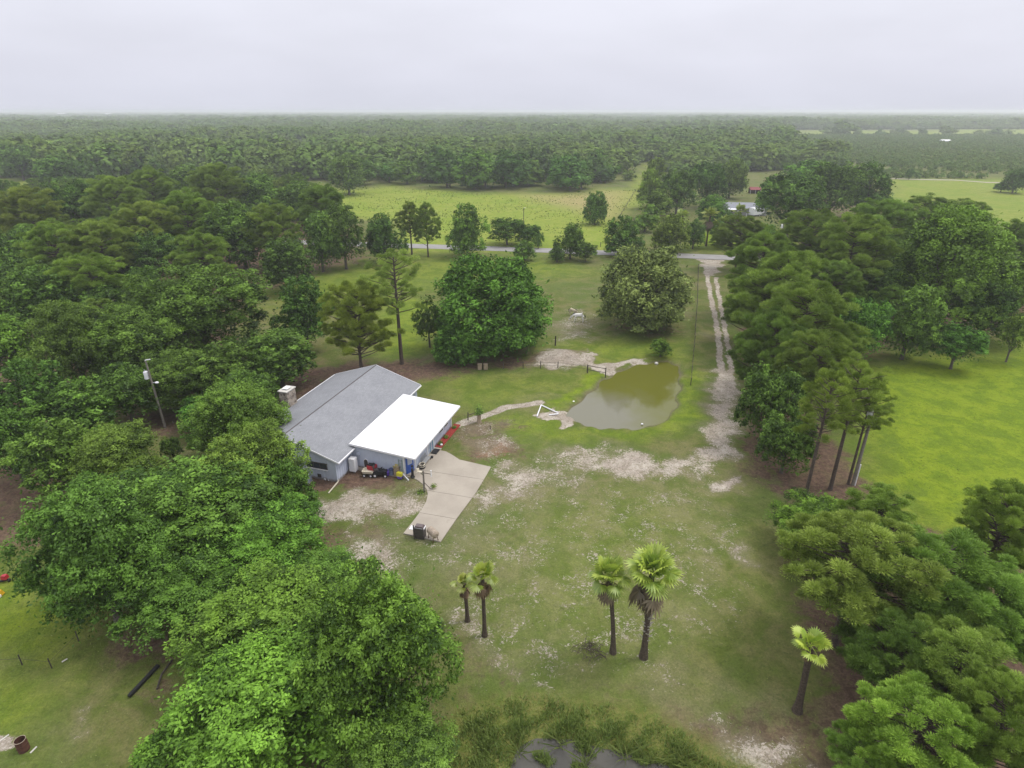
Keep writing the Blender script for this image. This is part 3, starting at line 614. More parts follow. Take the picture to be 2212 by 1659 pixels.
o = MB(); o.box((0, 0, .92), (.62, .72, 1.6)); o.build('body', M_WHITE, fz); o = MB(); o.box((-.33, 0, .92), (.04, .68, 1.54)); dd = o.build('door', M_WHITE, fz); o = MB(); o.box((-.37, .28, 1.0), (.03, .03, .5)); o.build('handle', M_GREYM, dd)
wt = put('garden_cart', 'pale dump cart on small white wheels in front of the red object', 'cart', 2.35, -2.0, .2)
o = MB(); o.box((0, 0, .46), (.75, 1.05, .05)); o.box((-.39, 0, .6), (.04, 1.05, .3), ry=-.35); o.box((0, .54, .6), (.75, .04, .3), rx=-.35); o.box((.39, 0, .6), (.04, 1.05, .3), ry=.35); o.build('tub', M_CREAM, wt)
o = MB(); o.box((0, 0, .32), (.5, .8, .06)); o.tube([(0, -.5, .3), (-.05, -1.05, .4)], .025, 6); o.build('frame', M_BLACK, wt)
def wheel(par, c, r, wd, axis='x'):
    d = Vector((wd / 2, 0, 0)) if axis == 'x' else Vector((0, wd / 2, 0)); c = Vector(c)
    t = MB(); t.tube([c - d, c + d], r, 14); ty = t.build('wheel', M_BLACK, par)
    t = MB(); t.tube([c - d * 1.1, c + d * 1.1], r * .55, 12); t.build('rim', M_WHITE, ty); return ty
for sx in (-1, 1):
    for sy in (-1, 1): wheel(wt, (sx * .36, sy * .36, .19), .19, .12)
rd = put('red_generator', 'bright red boxy machine with black top behind the garden cart', 'machine', 2.95, -2.15)
o = MB(); o.box((0, 0, .62), (.6, .95, .75)); o.build('body', M_RED, rd); o = MB(); o.box((0, .05, 1.04), (.5, .7, .1)); o.ball((.05, -.2, 1.15), (.14, .16, .14)); o.build('top_cover', M_BLACK, rd); o = MB(); o.box((0, 0, .12), (.62, .97, .24)); o.build('base_frame', M_DGREY, rd)
mw = put('riding_mower', 'black riding mower with white wheel hubs beside the garden cart', 'mower', 2.7, -3.15, .25)
o = MB(); o.box((.1, .05, .42), (.8, 1.0, .34)); o.box((-.1, -.62, .5), (.62, .5, .45), taper=.85); o.build('body', M_BLACK, mw); o = MB(); o.box((.1, .35, .68), (.5, .45, .12)); o.box((.1, .58, .92), (.48, .1, .5), rx=-.15); o.build('seat', M_DGREY, mw)
o = MB(); o.tube([(0, -.45, .6), (0, -.25, .95)], .03, 6); o.tube([(0, -.25, .95), (0, -.23, .98)], .17, 12); o.build('steering_wheel', M_BLACK, mw)
for c, r in (((-.42, .4, .24), .24), ((.55, .4, .24), .24), ((-.38, -.7, .19), .19), ((.45, -.7, .19), .19)): wheel(mw, c, r, .16)
pu = put('purple_tub', 'round purple tub resting on the ground beside the black mower', 'tub', 3.0, -3.9)
o = MB(); o.tube([(0, 0, .02), (0, 0, .5)], [.22, .3], 14); o.build('body', M_PURPLE, pu); o = MB(); o.tube([(0, 0, .48), (0, 0, .53)], .33, 14); o.build('rim', M_PURPLE, pu)
bc = put('blue_can', 'dark blue lidded can with a pale band against the addition wall', 'can', 3.1, -4.35)
o = MB(); o.tube([(0, 0, .1), (0, 0, .75)], [.22, .26], 14); o.build('body', simple('dull_blue', (.16, .19, .3), .6), bc); o = MB(); o.ball((0, 0, .77), (.29, .29, .14)); o.build('lid', simple('navy', (.03, .045, .11), .5), bc)
hs = put('hose_reel', 'grey coiled hose with black hose end hanging beside the blue can', 'hose', 3.3, -4.75)
o = MB()
for k in range(4): o.tube([(-.05 - .03 * k, .26 * math.cos(t), .62 + .26 * math.sin(t)) for t in np.linspace(0, 2 * math.pi, 15)], .03, 5)
o.build('coil', M_GREYM, hs); o = MB(); o.tube([(-.1, -.2, .8), (-.15, -.38, .5), (-.3, -.42, .1)], .035, 6); o.build('hose_end', M_BLACK, hs)
cb = put('tall_carton', 'tall brown carton leaning on the addition wall left of the ladder', 'carton', 3.15, -5.0)
o = MB(); o.box((0, 0, .65), (.4, .55, 1.1)); o.build('box', M_TAN, cb); o = MB(); o.box((-.2, .08, 1.25), (.05, .4, .3), ry=-.3); o.box((.2, 0, 1.25), (.05, .55, .2), ry=.5); o.build('flap', simple('yellow_card', (.42, .36, .14), .8), cb)
ld = put('step_ladder', 'pale green step ladder leaning on the addition wall left of the blue door', 'ladder', 3.2, -5.4)
o = MB()
for s in (-1, 1): o = MB(); o.tube([(-.12, s * .24, .1), (.17, s * .19, 2.0)], .035, 6); o.build('side_rail', M_GALV, ld)
for k in range(6): o = MB(); o.box((-.06 + .045 * k, 0, .4 + .29 * k), (.09, .44, .03)); o.build('step', M_GREYM, ld)
yb = put('yellow_crate', 'bright yellow crate set on top of the purple crate', 'crate', 2.75, -5.55, z=.42)
o = MB(); o.box((0, 0, .03), (.4, .6, .06)); [o.box((sx * .2, 0, .18), (.04, .6, .32)) for sx in (-1, 1)]; [o.box((0, sy * .3, .18), (.4, .04, .32)) for sy in (-1, 1)]; o.build('body', M_YELLOW, yb); o = MB(); o.box((0, 0, .36), (.44, .62, .03), ry=.1); o.build('lid', M_YELLOW, yb)
pc = put('purple_crate', 'purple crate on the ground under the yellow crate', 'crate', 2.75, -5.55)
o = MB(); o.box((0, 0, .28), (.42, .5, .26)); o.box((0, 0, .12), (.36, .44, .1)); o.build('body', M_PURPLE, pc); o = MB(); o.box((0, 0, .395), (.46, .54, .04)); o.build('lid', M_CREAM, pc)
o = MB(); o.box((0, 0, .42), (.07, 1.2, .14), rx=.6); one(o, 'white_plank', M_WHITE, 'white plank leaning between the crates and the blue door', 'plank', HL(2.75, -6.15), HR - .3)
bs = put('black_umbrella_stand', 'slim black post with a round knob beside the blue door', 'stand', 3.35, -6.75)
o = MB(); o.tube([(0, 0, .08), (0, 0, .3), (0, 0, 1.1), (0, 0, 1.2)], [.26, .15, .13, .05], 10); o.build('body', M_BLACK, bs); o = MB(); o.ball((.02, 0, 1.42), .15); o.build('knob', M_BLACK, bs)
bn = put('garden_bench', 'pale bench with curved back against the front wall by the glass doors', 'bench', 6.5, -6.85)
o = MB(); [o.box((0, -.28 + .1 * k, .45), (1.5, .08, .03)) for k in range(5)]; o.build('seat', M_GREYM, bn); o = MB(); [o.box((-.66 + .12 * k, .27, .72), (.03, .03, .48)) for k in range(12)]; o.tube([(-.75, .27, .5), (-.6, .27, .95), (0, .27, 1.05), (.6, .27, .95), (.75, .27, .5)], .03, 6); o.build('backrest', M_GREYM, bn)
for sx in (-1, 1):
    for sy in (-1, 1): o = MB(); o.box((sx * .68, sy * .22 - .05, .22), (.06, .06, .44)); o.build('leg', M_DGREY, bn)
o = MB(); o.box((0, 0, .125), (1.15, .75, .03)); one(o, 'door_mat', M_BLACK, 'black door mat on the concrete in front of the glass doors', 'mat', HL(8.95, -6.95), HR)
o = MB(); o.tube([(0, 0, .1), (0, 0, .3)], [.13, .17], 10); o.ball((0, 0, .3), (.15, .15, .05)); one(o, 'flower_pot', M_BLACK, 'small black flower pot by the bench end nearest the glass doors', 'pot', HL(7.55, -7.15))
hk = put('coiled_hose_stack', 'dark coiled hose with pale loops against the front wall left of the bench', 'hose', 5.35, -6.95)
for k in range(5):
    o = MB(); o.tube([(.38 * math.cos(t), .3 * math.sin(t), .14 + .1 * k) for t in np.linspace(0, 2 * math.pi, 17)], .055, 6); o.build('loop', (M_BLACK, M_CREAM)[k in (2, 4)], hk)
# light post at the drive edge
lp = put('driveway_post', 'tall weathered post with side brace standing at the edge of the concrete drive', 'post', 1.25, -9.05)
o = MB(); o.tube([(0, 0, 0), (.02, -.02, 2.6)], [.11, .09], 8); o.build('post', M_POLE, lp); o = MB(); o.tube([(0, -.05, 1.15), (-.05, -.75, .55)], .035, 6); o.build('brace', M_FENCE, lp); o = MB(); o.tube([(.02, -.02, 2.3), (.1, -.85, 2.25)], .035, 6); o.build('arm', M_FENCE, lp)
o = MB(); o.tube([(.1, -.85, 1.95), (.1, -.85, 2.7)], .06, 8); o.build('lamp', M_WHITE, lp)
o = MB(); o.box((.02, .42, 2.35), (.45, .62, .1), ry=.3); o.box((.02, .62, 2.5), (.5, .12, .35), ry=.3); o.box((.02, .15, 2.2), (.3, .2, .12)); o.build('basket', M_CREAM, lp)
pp = put('potted_fern', 'dark potted plant on the concrete right of the weathered drive post', 'plant', 2.0, -9.75)
o = MB(); o.tube([(0, 0, .07), (0, 0, .3)], [.16, .2], 10); o.build('pot', M_CREAM, pp); leafy('foliage', 130, .3, .45, .08, M_OAK, pp, 61).location.z = .25
o = leafy('post_weeds', 110, .45, .3, .1, M_OAK, None, 62); o.location = HL(1.0, -8.75); tag(o, 'dark weeds around the foot of the weathered drive post', 'plant')
# smoker and barrel grill at the near end of the drive
P = at(908, 1160); sm = empty('cabinet_grill', P, 'dark boxy grill with a white side shelf at the near end of the concrete drive', 'grill', rz=-.25)
o = MB(); o.box((0, 0, .62), (.95, .62, 1.0)); o.box((0, 0, .06), (.9, .6, .12)); o.build('cabinet', M_DGREY, sm); o = MB(); o.box((0, 0, 1.2), (.95, .6, .18), taper=.8); o.box((0, 0, 1.31), (.7, .45, .05)); lid = o.build('lid', simple('brown_lid', (.13, .10, .10), .4), sm); o = MB(); o.tube([(-.4, -.33, 1.22), (.4, -.33, 1.22)], .02, 6); o.build('handle', M_GREYM, lid)
o = MB(); o.box((-.72, 0, .92), (.45, .55, .05)); o.build('side_shelf', M_WHITE, sm); o = MB(); o.box((.5, 0, 1.16), (.05, .5, .14)); o.build('side_trim', M_WHITE, sm)
P = at(936, 1166); bg_ = empty('barrel_grill', P, 'weathered beige barrel grill on legs beside the dark boxy grill', 'grill', rz=-.9)
o = MB(); o.tube([(-.6, 0, .85), (-.5, 0, .85), (.5, 0, .85), (.6, 0, .85)], [.2, .36, .36, .2], 14); o.build('barrel', M_MUDBEIGE, bg_)
o = MB(); o.tube([(-.7, -.1, .8), (-.7, .1, .8)], .09, 8); o.build('firebox_door', M_WHITE, bg_)
for sx in (-1, 1):
    for sy in (-1, 1): o = MB(); o.tube([(sx * .38, sy * .2, .6), (sx * .42, sy * .28, 0)], .035, 6); o.build('leg', M_RUST, bg_)
o = MB(); o.tube([(0, 0, 0), (-.02, .01, 1.45)], [.085, .07], 8); one(o, 'dark_post', M_FENCE, 'short dark wooden post at the corner of the drive left of the grill', 'post', at(895.5, 1163))

# ------------------------------------------------------------------ utility poles
def pole(pt, h, lean, label, transformer=True, mat=M_POLE, rad=.15, lamp=True):
    p = empty('utility_pole', pt, label, 'utility pole', 'utility poles')
    o = MB(); o.tube([(0, 0, -.2), (lean[0] * .5, lean[1] * .5, h * .5), (lean[0], lean[1], h)], [rad, rad * .85, rad * .65], 10); o.build('pole', mat, p)
    if transformer:
        z = h - 1.9; x = lean[0] * z / h
        o = MB(); o.tube([(x - .42, 0, z - .45), (x - .42, 0, z + .45), (x - .42, 0, z + .52)], [.26, .26, .18], 12); tf = o.build('transformer', M_WHITE, p)
        o = MB(); o.tube([(x - .5, 0, z + .5), (x - .5, 0, z + .75)], .05, 6); o.build('bushing', M_GREYM, tf)
        o = MB(); o.box((x - .2, 0, z), (.25, .1, .12)); o.build('bracket', M_GREYM, p)
    if lamp:
        z = h - 2.9; x = lean[0] * z / h
        o = MB(); o.tube([(x, 0, z), (x + .55, 0, z + .15)], .03, 6); o.ball((x + .6, 0, z + .05), (.24, .2, .13)); o.build('lamp', M_WHITE, p)
    o = MB(); z = h; o.tube([(lean[0], 0, z - .25), (lean[0], 0, z + .1)], .05, 6); o.box((lean[0] + .35, 0, z + .12), (.5, .1, .1), ry=-.15); o.build('insulator', M_WHITE, p)
    return p
P = at(357, 923); hp = height_for(P, 779); pole(P, hp, (-.25, 0), 'weathered utility pole with white transformer can rising above the left yard oaks')
P = at(1842, 1048); pole(P, 10.6, (.2, .3), 'utility pole among the roadside pines at the edge of the bright right pasture', rad=.18, mat=M_POLE)
o = MB(); o.tube([(0, 0, 0), (.02, 0, 2.6)], .06, 8); one(o, 'cable_guard', M_WHITE, 'white cable guard pipe against the foot of the pasture utility pole', 'pipe', at(1846.5, 1049))
P = at(1133, 540); P.y += 22; pole(at(1131, 508), 8.3, (0, 0), 'thin dark utility pole in the green verge beyond the road', False, M_FENCE, .13, False)
P = at(1683, 540); pole(P, 8.5, (0, 0), 'small utility pole with white fittings in front of the neighbouring lawn oak', True, M_FENCE, .12, False)

# ------------------------------------------------------------------ fences, posts, pipes
def fence(name, label, pts, step, ht, rails, mat=M_FENCE, r=.06, rr=.02, group=None):
    f = empty(name, pts[0], label, 'fence', group); L = []
    for a, b in zip(pts[:-1], pts[1:]):
        n = max(1, int(round((b - a).length / step))); L += [a + (b - a) * k / n for k in range(n)]
    L.append(pts[-1])
    for p in L:
        q = p - pts[0]; h = ht * random.uniform(.92, 1.06); o = MB(); o.tube([(q.x, q.y, -.2), (q.x + random.uniform(-.04, .04), q.y, h)], r, 6); o.build('post', mat, f)
    for z in rails:
        o = MB(); o.tube([(p.x - pts[0].x, p.y - pts[0].y, z * ht) for p in L], rr, 4); o.build('rail', mat, f)
    return f
fence('wire_fence', 'dark wire fence on thin posts running along the sandy driveway', [at(1508, 580), at(1506, 650), at(1500, 740), at(1492, 832)], 4.2, 1.25, (.35, .65, .95), rr=.022)
fence('wire_fence', 'low wire fence crossing from the round green oak to the pond bank', [at(1045, 797), at(1130, 796), at(1205, 796), at(1268, 803)], 3.4, 1.2, (.4, .8), rr=.018)
fence('rail_fence', 'dark wooden corner brace fence reaching down to the pond edge', [at(1269, 806), at(1308, 813)], 5, 1.3, (.45, .95), r=.08, rr=.05)
fence('rail_fence', 'short wooden rail fence beside the stump with the green plant', [at(1011, 907), at(1037, 898)], 3, 1.1, (.6,), r=.07, rr=.05)
fence('rail_fence', 'dark rail fence on the far side of the road by the palms', [at(1470, 530), at(1580, 534)], 5, 1.2, (.5, .95), r=.07, rr=.045)
fence('wire_fence', 'thin fence up the right side of the yellow field beyond the road', [at(1338, 472), at(1352, 448), at(1372, 415)], 9, 1.3, (.5, .95), r=.09, rr=.03)
fence('wire_fence', 'old wire fence in the bottom left corner under the yard oaks', [at(-20, 1440), at(48, 1436), at(112, 1443), at(170, 1385)], 3.2, 1.0, (.6,), r=.04, rr=.012)
fence('rail_fence', 'short dark fence at the road edge right of the tall shrub', [at(1297, 533), at(1312, 531)], 3, 1.3, (.8,), r=.08, rr=.05)
o = MB(); o.tube([(0, 0, -.2), (.02, 0, 1.75)], [.13, .11], 8); one(o, 'dark_post', M_FENCE, 'single dark post standing in the pasture right of the round green oak', 'post', at(1199.5, 747))
o = MB(); o.tube([(0, 0, 0), (0, 0, .5)], .06, 6); one(o, 'stake', M_FENCE, 'small dark stake in the dirt below the short rail fence', 'stake', at(1059, 927))
st = empty('palm_stump', at(1035, 912), 'pale stump topped by a small green plant beside the short rail fence', 'stump')
o = MB(); o.tube([(0, 0, -.1), (0, 0, .3), (.03, 0, 1.15)], [.36, .25, .22], 10); o.build('trunk', M_TAN, st); c_ = leafy('crown', 240, .55, 1.5, .13, M_OAK, st, 71); c_.location.z = 1.1
pf = empty('pipe_frame', at(1188, 885), 'bent frame of white plastic pipes lying on the pond bank', 'pipes'); c0 = at(1188, 885)
for a, b in (((1160, 899), (1169, 875)), ((1169, 875), (1206, 892)), ((1186, 896), (1206, 894))):
    o = MB(); o.tube([at(*a, .15) - c0, at(*b, .15) - c0], .085, 8); o.build('pipe', M_WHITE, pf)
for (x, y, s), lb in zip(((1239, 868, .2), (1497 - 110, 916, .15), (1418, 785, .3)), ('small white float at the left edge of the pond', 'tiny white float at the near edge of the pond', 'pale stone at the far edge of the pond below the little bush')):
    o = MB(); o.ball((0, 0, 0), (s, s, s * .8)); one(o, 'white_float' if 'float' in lb else 'pond_stone', M_WHITE if 'float' in lb else M_STONE_LT, lb, 'float' if 'float' in lb else 'stone', at(x, y, -.15), smooth=True)
o = MB(); p0, p1 = at(280, 1508), at(343, 1441); dd_ = p1 - p0
o.box((0, 0, .17), (dd_.length, .22, .2)); one(o, 'timber_beam', M_BLACK, 'long charred timber lying on the grass left of the foreground oaks', 'timber', (p0 + p1) / 2, math.atan2(dd_.y, dd_.x))
o = MB(); p0, p1 = at(340, 1490), at(372, 1428); dd_ = p1 - p0; o.tube([(-dd_.length / 2, 0, .08), (0, .2, .1), (dd_.length / 2, 0, .1)], .07, 6); one(o, 'fallen_branch', M_FENCE, 'thin fallen branch on the dirt beside the charred timber', 'branch', (p0 + p1) / 2, math.atan2(dd_.y, dd_.x))
bl = empty('burn_barrel', at(53, 1620), 'rusty steel burn barrel with open top on the bottom left grass', 'barrel')
o = MB(); n = 18; ring = lambda r, z: [(r * math.cos(2 * math.pi * k / n), r * math.sin(2 * math.pi * k / n), z) for k in range(n)]
prof_ = [(.31, 0), (.31, .3), (.325, .31), (.31, .32), (.31, .6), (.325, .61), (.31, .62), (.31, .92), (.285, .92), (.285, .3), (0.01, .3)]
vs_ = sum((ring(r, z) for r, z in prof_), []); fs = [(i * n + k, i * n + (k + 1) % n, (i + 1) * n + (k + 1) % n, (i + 1) * n + k) for i in range(len(prof_) - 1) for k in range(n)]
o.add(vs_, fs); o.build('drum', M_RUST, bl); o = MB(); o.tube([(.3 * math.cos(t), .3 * math.sin(t), .93) for t in np.linspace(0, 2 * math.pi, 19)], .018, 5); o.build('rim', M_MUDBEIGE, bl)
for k, (a, b, lb) in enumerate((((-8, 1608), (20, 1588), 'pale board on the grass left of the burn barrel'), ((66, 1628), (80, 1614), 'white board on the grass right of the burn barrel'), ((134, 1431), (146, 1424), 'short white board on the dirt under the yard oaks'), ((1870, 1530), (1886, 1541), 'white stick on the litter right of the lone palm'))):
    p0, p1 = at(*a), at(*b); dd_ = p1 - p0; o = MB(); o.box((0, 0, .05), (dd_.length, .09, .05)); one(o, 'loose_board', M_STONE_LT, lb, 'board', (p0 + p1) / 2, math.atan2(dd_.y, dd_.x))
rb = empty('red_toy_cart', at(14, 1256), 'small red and black cart at the left edge of the picture', 'cart')
o = MB(); o.box((0, 0, .5), (.45, .4, .35), taper=.8); o.build('tub', M_RED, rb); o = MB(); o.box((-.2, -.15, .2), (.9, .12, .12), rz=.4); [o.ball((sx * .3, 0, .15), (.08, .16, .16)) for sx in (-1, 1)]; o.build('chassis', M_BLACK, rb)
yo = empty('yellow_toy', at(1, 1285), 'small yellow and white object on the grass at the left picture edge', 'toy')
o = MB(); o.box((0, 0, .25), (.5, .4, .4), taper=.6); o.build('body', simple('orange_yellow', (.62, .36, .02), .5), yo); o = MB(); o.box((.1, -.3, .12), (.3, .25, .2)); o.build('tray', M_WHITE, yo)
mbx = empty('mailbox', at(1594, 590), 'dark mailbox post with a white box beside the driveway entrance', 'mailbox')
o = MB(); o.tube([(0, 0, 0), (0, 0, 1.1)], .07, 6); o.build('post', M_FENCE, mbx); o = MB(); o.box((0, 0, 1.2), (.35, .6, .3)); o.ball((0, 0, 1.35), (.17, .3, .1)); o.build('box', M_WHITE, mbx)
hv = empty('bee_box', at(1043, 799), 'pair of pale boxes under the round green oak by the fence', 'boxes')
for x in (-.45, .45): o = MB(); o.box((x, 0, .5), (.6, .5, .8)); o.box((x, 0, .95), (.68, .58, .08)); o.build('box', M_TAN, hv)
# brush pile
bp_ = at(1275, 1405); o = MB()
for k in range(60):
    a = random.uniform(0, 6.28); l = random.uniform(.3, .9); x, y = random.gauss(0, .4), random.gauss(0, .35)
    o.tube([(x, y, .05), (x + l * .5 * math.cos(a), y + l * .5 * math.sin(a), random.uniform(.1, .5)), (x + l * math.cos(a), y + l * math.sin(a), .05)], .018, 4)
one(o, 'brush_pile', M_DEADW if 'M_DEADW' in globals() else M_SOIL, 'small pile of dry brown brush on the grass left of the palm pair', 'brush pile', bp_)

# ------------------------------------------------------------------ tree prototypes (unit size: 1 wide, crown z 0..1)
def unit(g, n, up=-1.0):
    d = g.normal(size=(n * 3, 3)); d /= np.linalg.norm(d, axis=1, keepdims=True); d = d[d[:, 2] > up][:n]; return d
def oak_crown(name, seed, K, M_, m, leaf, fill=.12, flat=0.0, dome=0.0, irreg=.16):
    g = np.random.default_rng(seed); P, Nn, V, Sz, Dd = [], [], [], [], []
    d = unit(g, K, -.62)
    ph = g.random(3) * 6.28
    for k in range(K):
        rr = g.uniform(.74, .84) if dome else g.uniform(.55, .92) if k > 2 else g.uniform(.2, .5)
        ang = math.atan2(d[k, 1], d[k, 0]); wob = 1 + irreg * math.sin(2 * ang + ph[0]) + irreg * .7 * math.sin(3 * ang + ph[1])
        c = d[k] * rr * np.array([.5 * wob, .5 * wob, .5]); lr = g.uniform(.10, .19)
        dd = unit(g, M_, -.35); lv = g.normal() * .15
        for j in range(len(dd)):
            if (dd[j] @ d[k]) < -.35: continue
            q = c + dd[j] * lr * g.uniform(.68, 1.28); sr = lr * g.uniform(.24, .46); mm = max(2, int(m * g.uniform(.5, 1.4)))
            o = g.normal(size=(mm, 3)) * sr * np.array([.62, .62, .42]); sh = int(mm * .68) if not flat else 0; u_ = g.normal(size=(sh, 3)) + dd[j] * .5 + np.array([0, 0, .5]); u_ /= np.linalg.norm(u_, axis=1, keepdims=True) + 1e-9; o[:sh] = u_ * sr * np.array([1, 1, .8]) * g.uniform(.7, 1.05, (sh, 1)); P.append(q + o); Nn.append(np.array([0, 0, .35]) + dd[j] + o / sr * .5 if flat else np.array([0, 0, .75]) + dd[j] * .6 + g.normal(size=(mm, 3)) * .35); dq = o / sr * .9 + dd[j] * .55 + g.normal(size=(mm, 3)) * .45; dq[:sh] = g.normal(size=(sh, 3)); Dd.append(dq); Nn[-1] = np.concatenate([u_ * 1.1 + np.array([0, 0, .3]) + g.normal(size=(sh, 3)) * .2, Nn[-1][sh:]])
            V.append(np.clip(.46 + lv * (.6 if dome else 1.15) + g.normal() * .25 + g.normal(size=mm) * .12, 0, 1)); Sz.append(np.full(mm, leaf * g.uniform(.8, 1.2)))
    nf = int(sum(len(p) for p in P) * fill); o = g.normal(size=(nf, 3)) * np.array([.19, .19, .2]); P.append(o); Dd.append(g.normal(size=(nf, 3))); Nn.append(o * 6 + np.array([0, 0, .6]) if flat else g.normal(size=(nf, 3)) + np.array([0, 0, .8])); V.append(np.clip(.3 + g.normal(size=nf) * .12, 0, 1)); Sz.append(np.full(nf, leaf * 1.3))
    P = np.concatenate(P); Nn = np.concatenate(Nn); V = np.concatenate(V); Sz = np.concatenate(Sz)
    Dd = np.concatenate(Dd); low = P[:, 2] < -.2; P[low, 2] = -.2 + (P[low, 2] + .2) * .4
    P[:, 2] = (P[:, 2] - P[:, 2].min()); P[:, 2] /= np.quantile(P[:, 2], .995); s = 1 / (2 * np.quantile(np.hypot(P[:, 0], P[:, 1]), .985)); P[:, :2] *= s
    if flat: V = .42 + .5 * (V - .42)
    keep = (np.hypot(P[:, 0], P[:, 1]) < .535) & (P[:, 2] < 1.03); P, Nn, V, Sz, Dd = P[keep], Nn[keep], V[keep], Sz[keep], Dd[keep]
    return leafcards(name, P, Nn, Sz, .8 if flat else .5, V, M_OAK, g, obj=False, jitter=.35 if flat else .6, dirs=None if flat else Dd)
def pine_crown(name, seed, K, m, blade, bottom=0.0, top=.5, sparse=1.0):
    g = np.random.default_rng(seed); P, D, V, Sz = [], [], [], []; ph = g.random() * 6.28; limbs = []
    w3 = g.random(3) * 6.28
    for k in range(K):
        zz = 1 - 1.62 * (k + .5) / K; a = ph + k * 2.39996 + g.normal() * .25; rr = math.sqrt(max(0, 1 - zz * zz)); wob = 1 + .16 * math.sin(2 * a + w3[0]) + .12 * math.sin(3 * a + w3[1] + 4 * zz)
        q = (g.uniform(.72, 1.02) if k % 4 else g.uniform(.3, .6)) * wob
        tip = np.array([math.cos(a) * rr * .5 * q, math.sin(a) * rr * .5 * q, .5 + .5 * zz * (.8 + .2 * q)]); r = math.hypot(tip[0], tip[1]); root = np.array([0, 0, max(0, tip[2] - .06 - .22 * r)]); limbs.append((root, tip))
        lv = g.normal() * .16
        for f in (1.0, .84) if r < .3 else (1.0, .86, .68):
            c = root + (tip - root) * f + g.normal(size=3) * .022
            R_ = g.uniform(.048, .09); mm = int(m * g.uniform(.7, 1.3) * sparse * 1.6)
            d = unit(g, mm, -.5); d = d + np.array([0, 0, .45]) + (tip - root) * .7; d /= np.linalg.norm(d, axis=1, keepdims=True)
            P.append(c + d * R_ * g.random((len(d), 1)) ** .5 * np.array([1.1, 1.1, .9])); D.append(d); V.append(np.clip(.45 + lv + g.normal() * .12 + g.normal(size=len(d)) * .14, 0, 1)); Sz.append(np.full(len(d), blade))
    P = np.concatenate(P); D = np.concatenate(D); V = np.concatenate(V); Sz = np.concatenate(Sz); n = len(P)
    r = g.normal(size=(n, 3)); b = np.cross(D, r); b /= np.linalg.norm(b, axis=1, keepdims=True) + 1e-9; s = Sz[:, None] * (.7 + .6 * g.random((n, 1)))
    co = np.stack([P - D * s * .6, P + b * s * .2, P + D * s * 1.3, P - b * s * .2], 1).reshape(-1, 3)
    return np_mesh(name, co, n, M_PINE, {'v': np.repeat(V, 4)}), limbs
def trunk_mesh(name, seed, r, mat, limbs=None, top=.8, nl=6, lean=.02):
    g = np.random.default_rng(seed); o = MB(); ln = g.normal(size=2) * lean
    o.tube([(0, 0, -.02), (0, 0, .03), (ln[0] * .4, ln[1] * .4, top * .5), (ln[0], ln[1], top)], [r * 1.5, r * 1.05, r * .8, r * .3], 8)
    if limbs:
        for a, b in limbs: m_ = (a + b) / 2 + np.array([0, 0, .01]); o.tube([a, m_, b], [r * .3, r * .2, r * .07], 4, False)
    else:
        for k in range(nl):
            a = k * 2.4 + g.random(); z = top * g.uniform(.25, .6); rr = g.uniform(.2, .36); o.tube([(0, 0, z), (math.cos(a) * rr * .6, math.sin(a) * rr * .6, z + .14), (math.cos(a) * rr, math.sin(a) * rr, z + .28)], [r * .6, r * .35, r * .12], 6, False)
    m_ = bpy.data.meshes.new(name); m_.from_pydata(o.v, [], o.f); m_.materials.append(mat); m_.update(); return m_
HI = [oak_crown('oak_crown_detailed', 100 + i, 40, 26, 80, .0105) for i in range(3)]
DOME = [oak_crown('oak_crown_domed', 115, 62, 24, 46, .0135, dome=1, irreg=.05)]
MD = [oak_crown('oak_crown', 120 + i, 28, 24, 30, .019) for i in range(4)]
LO = [oak_crown('oak_crown_small', 140 + i, 20, 16, 16, .026, flat=1) for i in range(4)]
PHI = [pine_crown('pine_crown_detailed', 160 + i, 96, 330, .0125) for i in range(3)]
PMD = [pine_crown('pine_crown', 170 + i, 70, 130, .021) for i in range(3)]
PLO = [pine_crown('pine_crown_small', 180 + i, 34, 28, .05) for i in range(2)]
PSP = [pine_crown('pine_crown_open', 190 + i, 44, 210, .0125) for i in range(2)]
OTR = [trunk_mesh('oak_trunk', 200 + i, .035, M_OBARK) for i in range(3)]
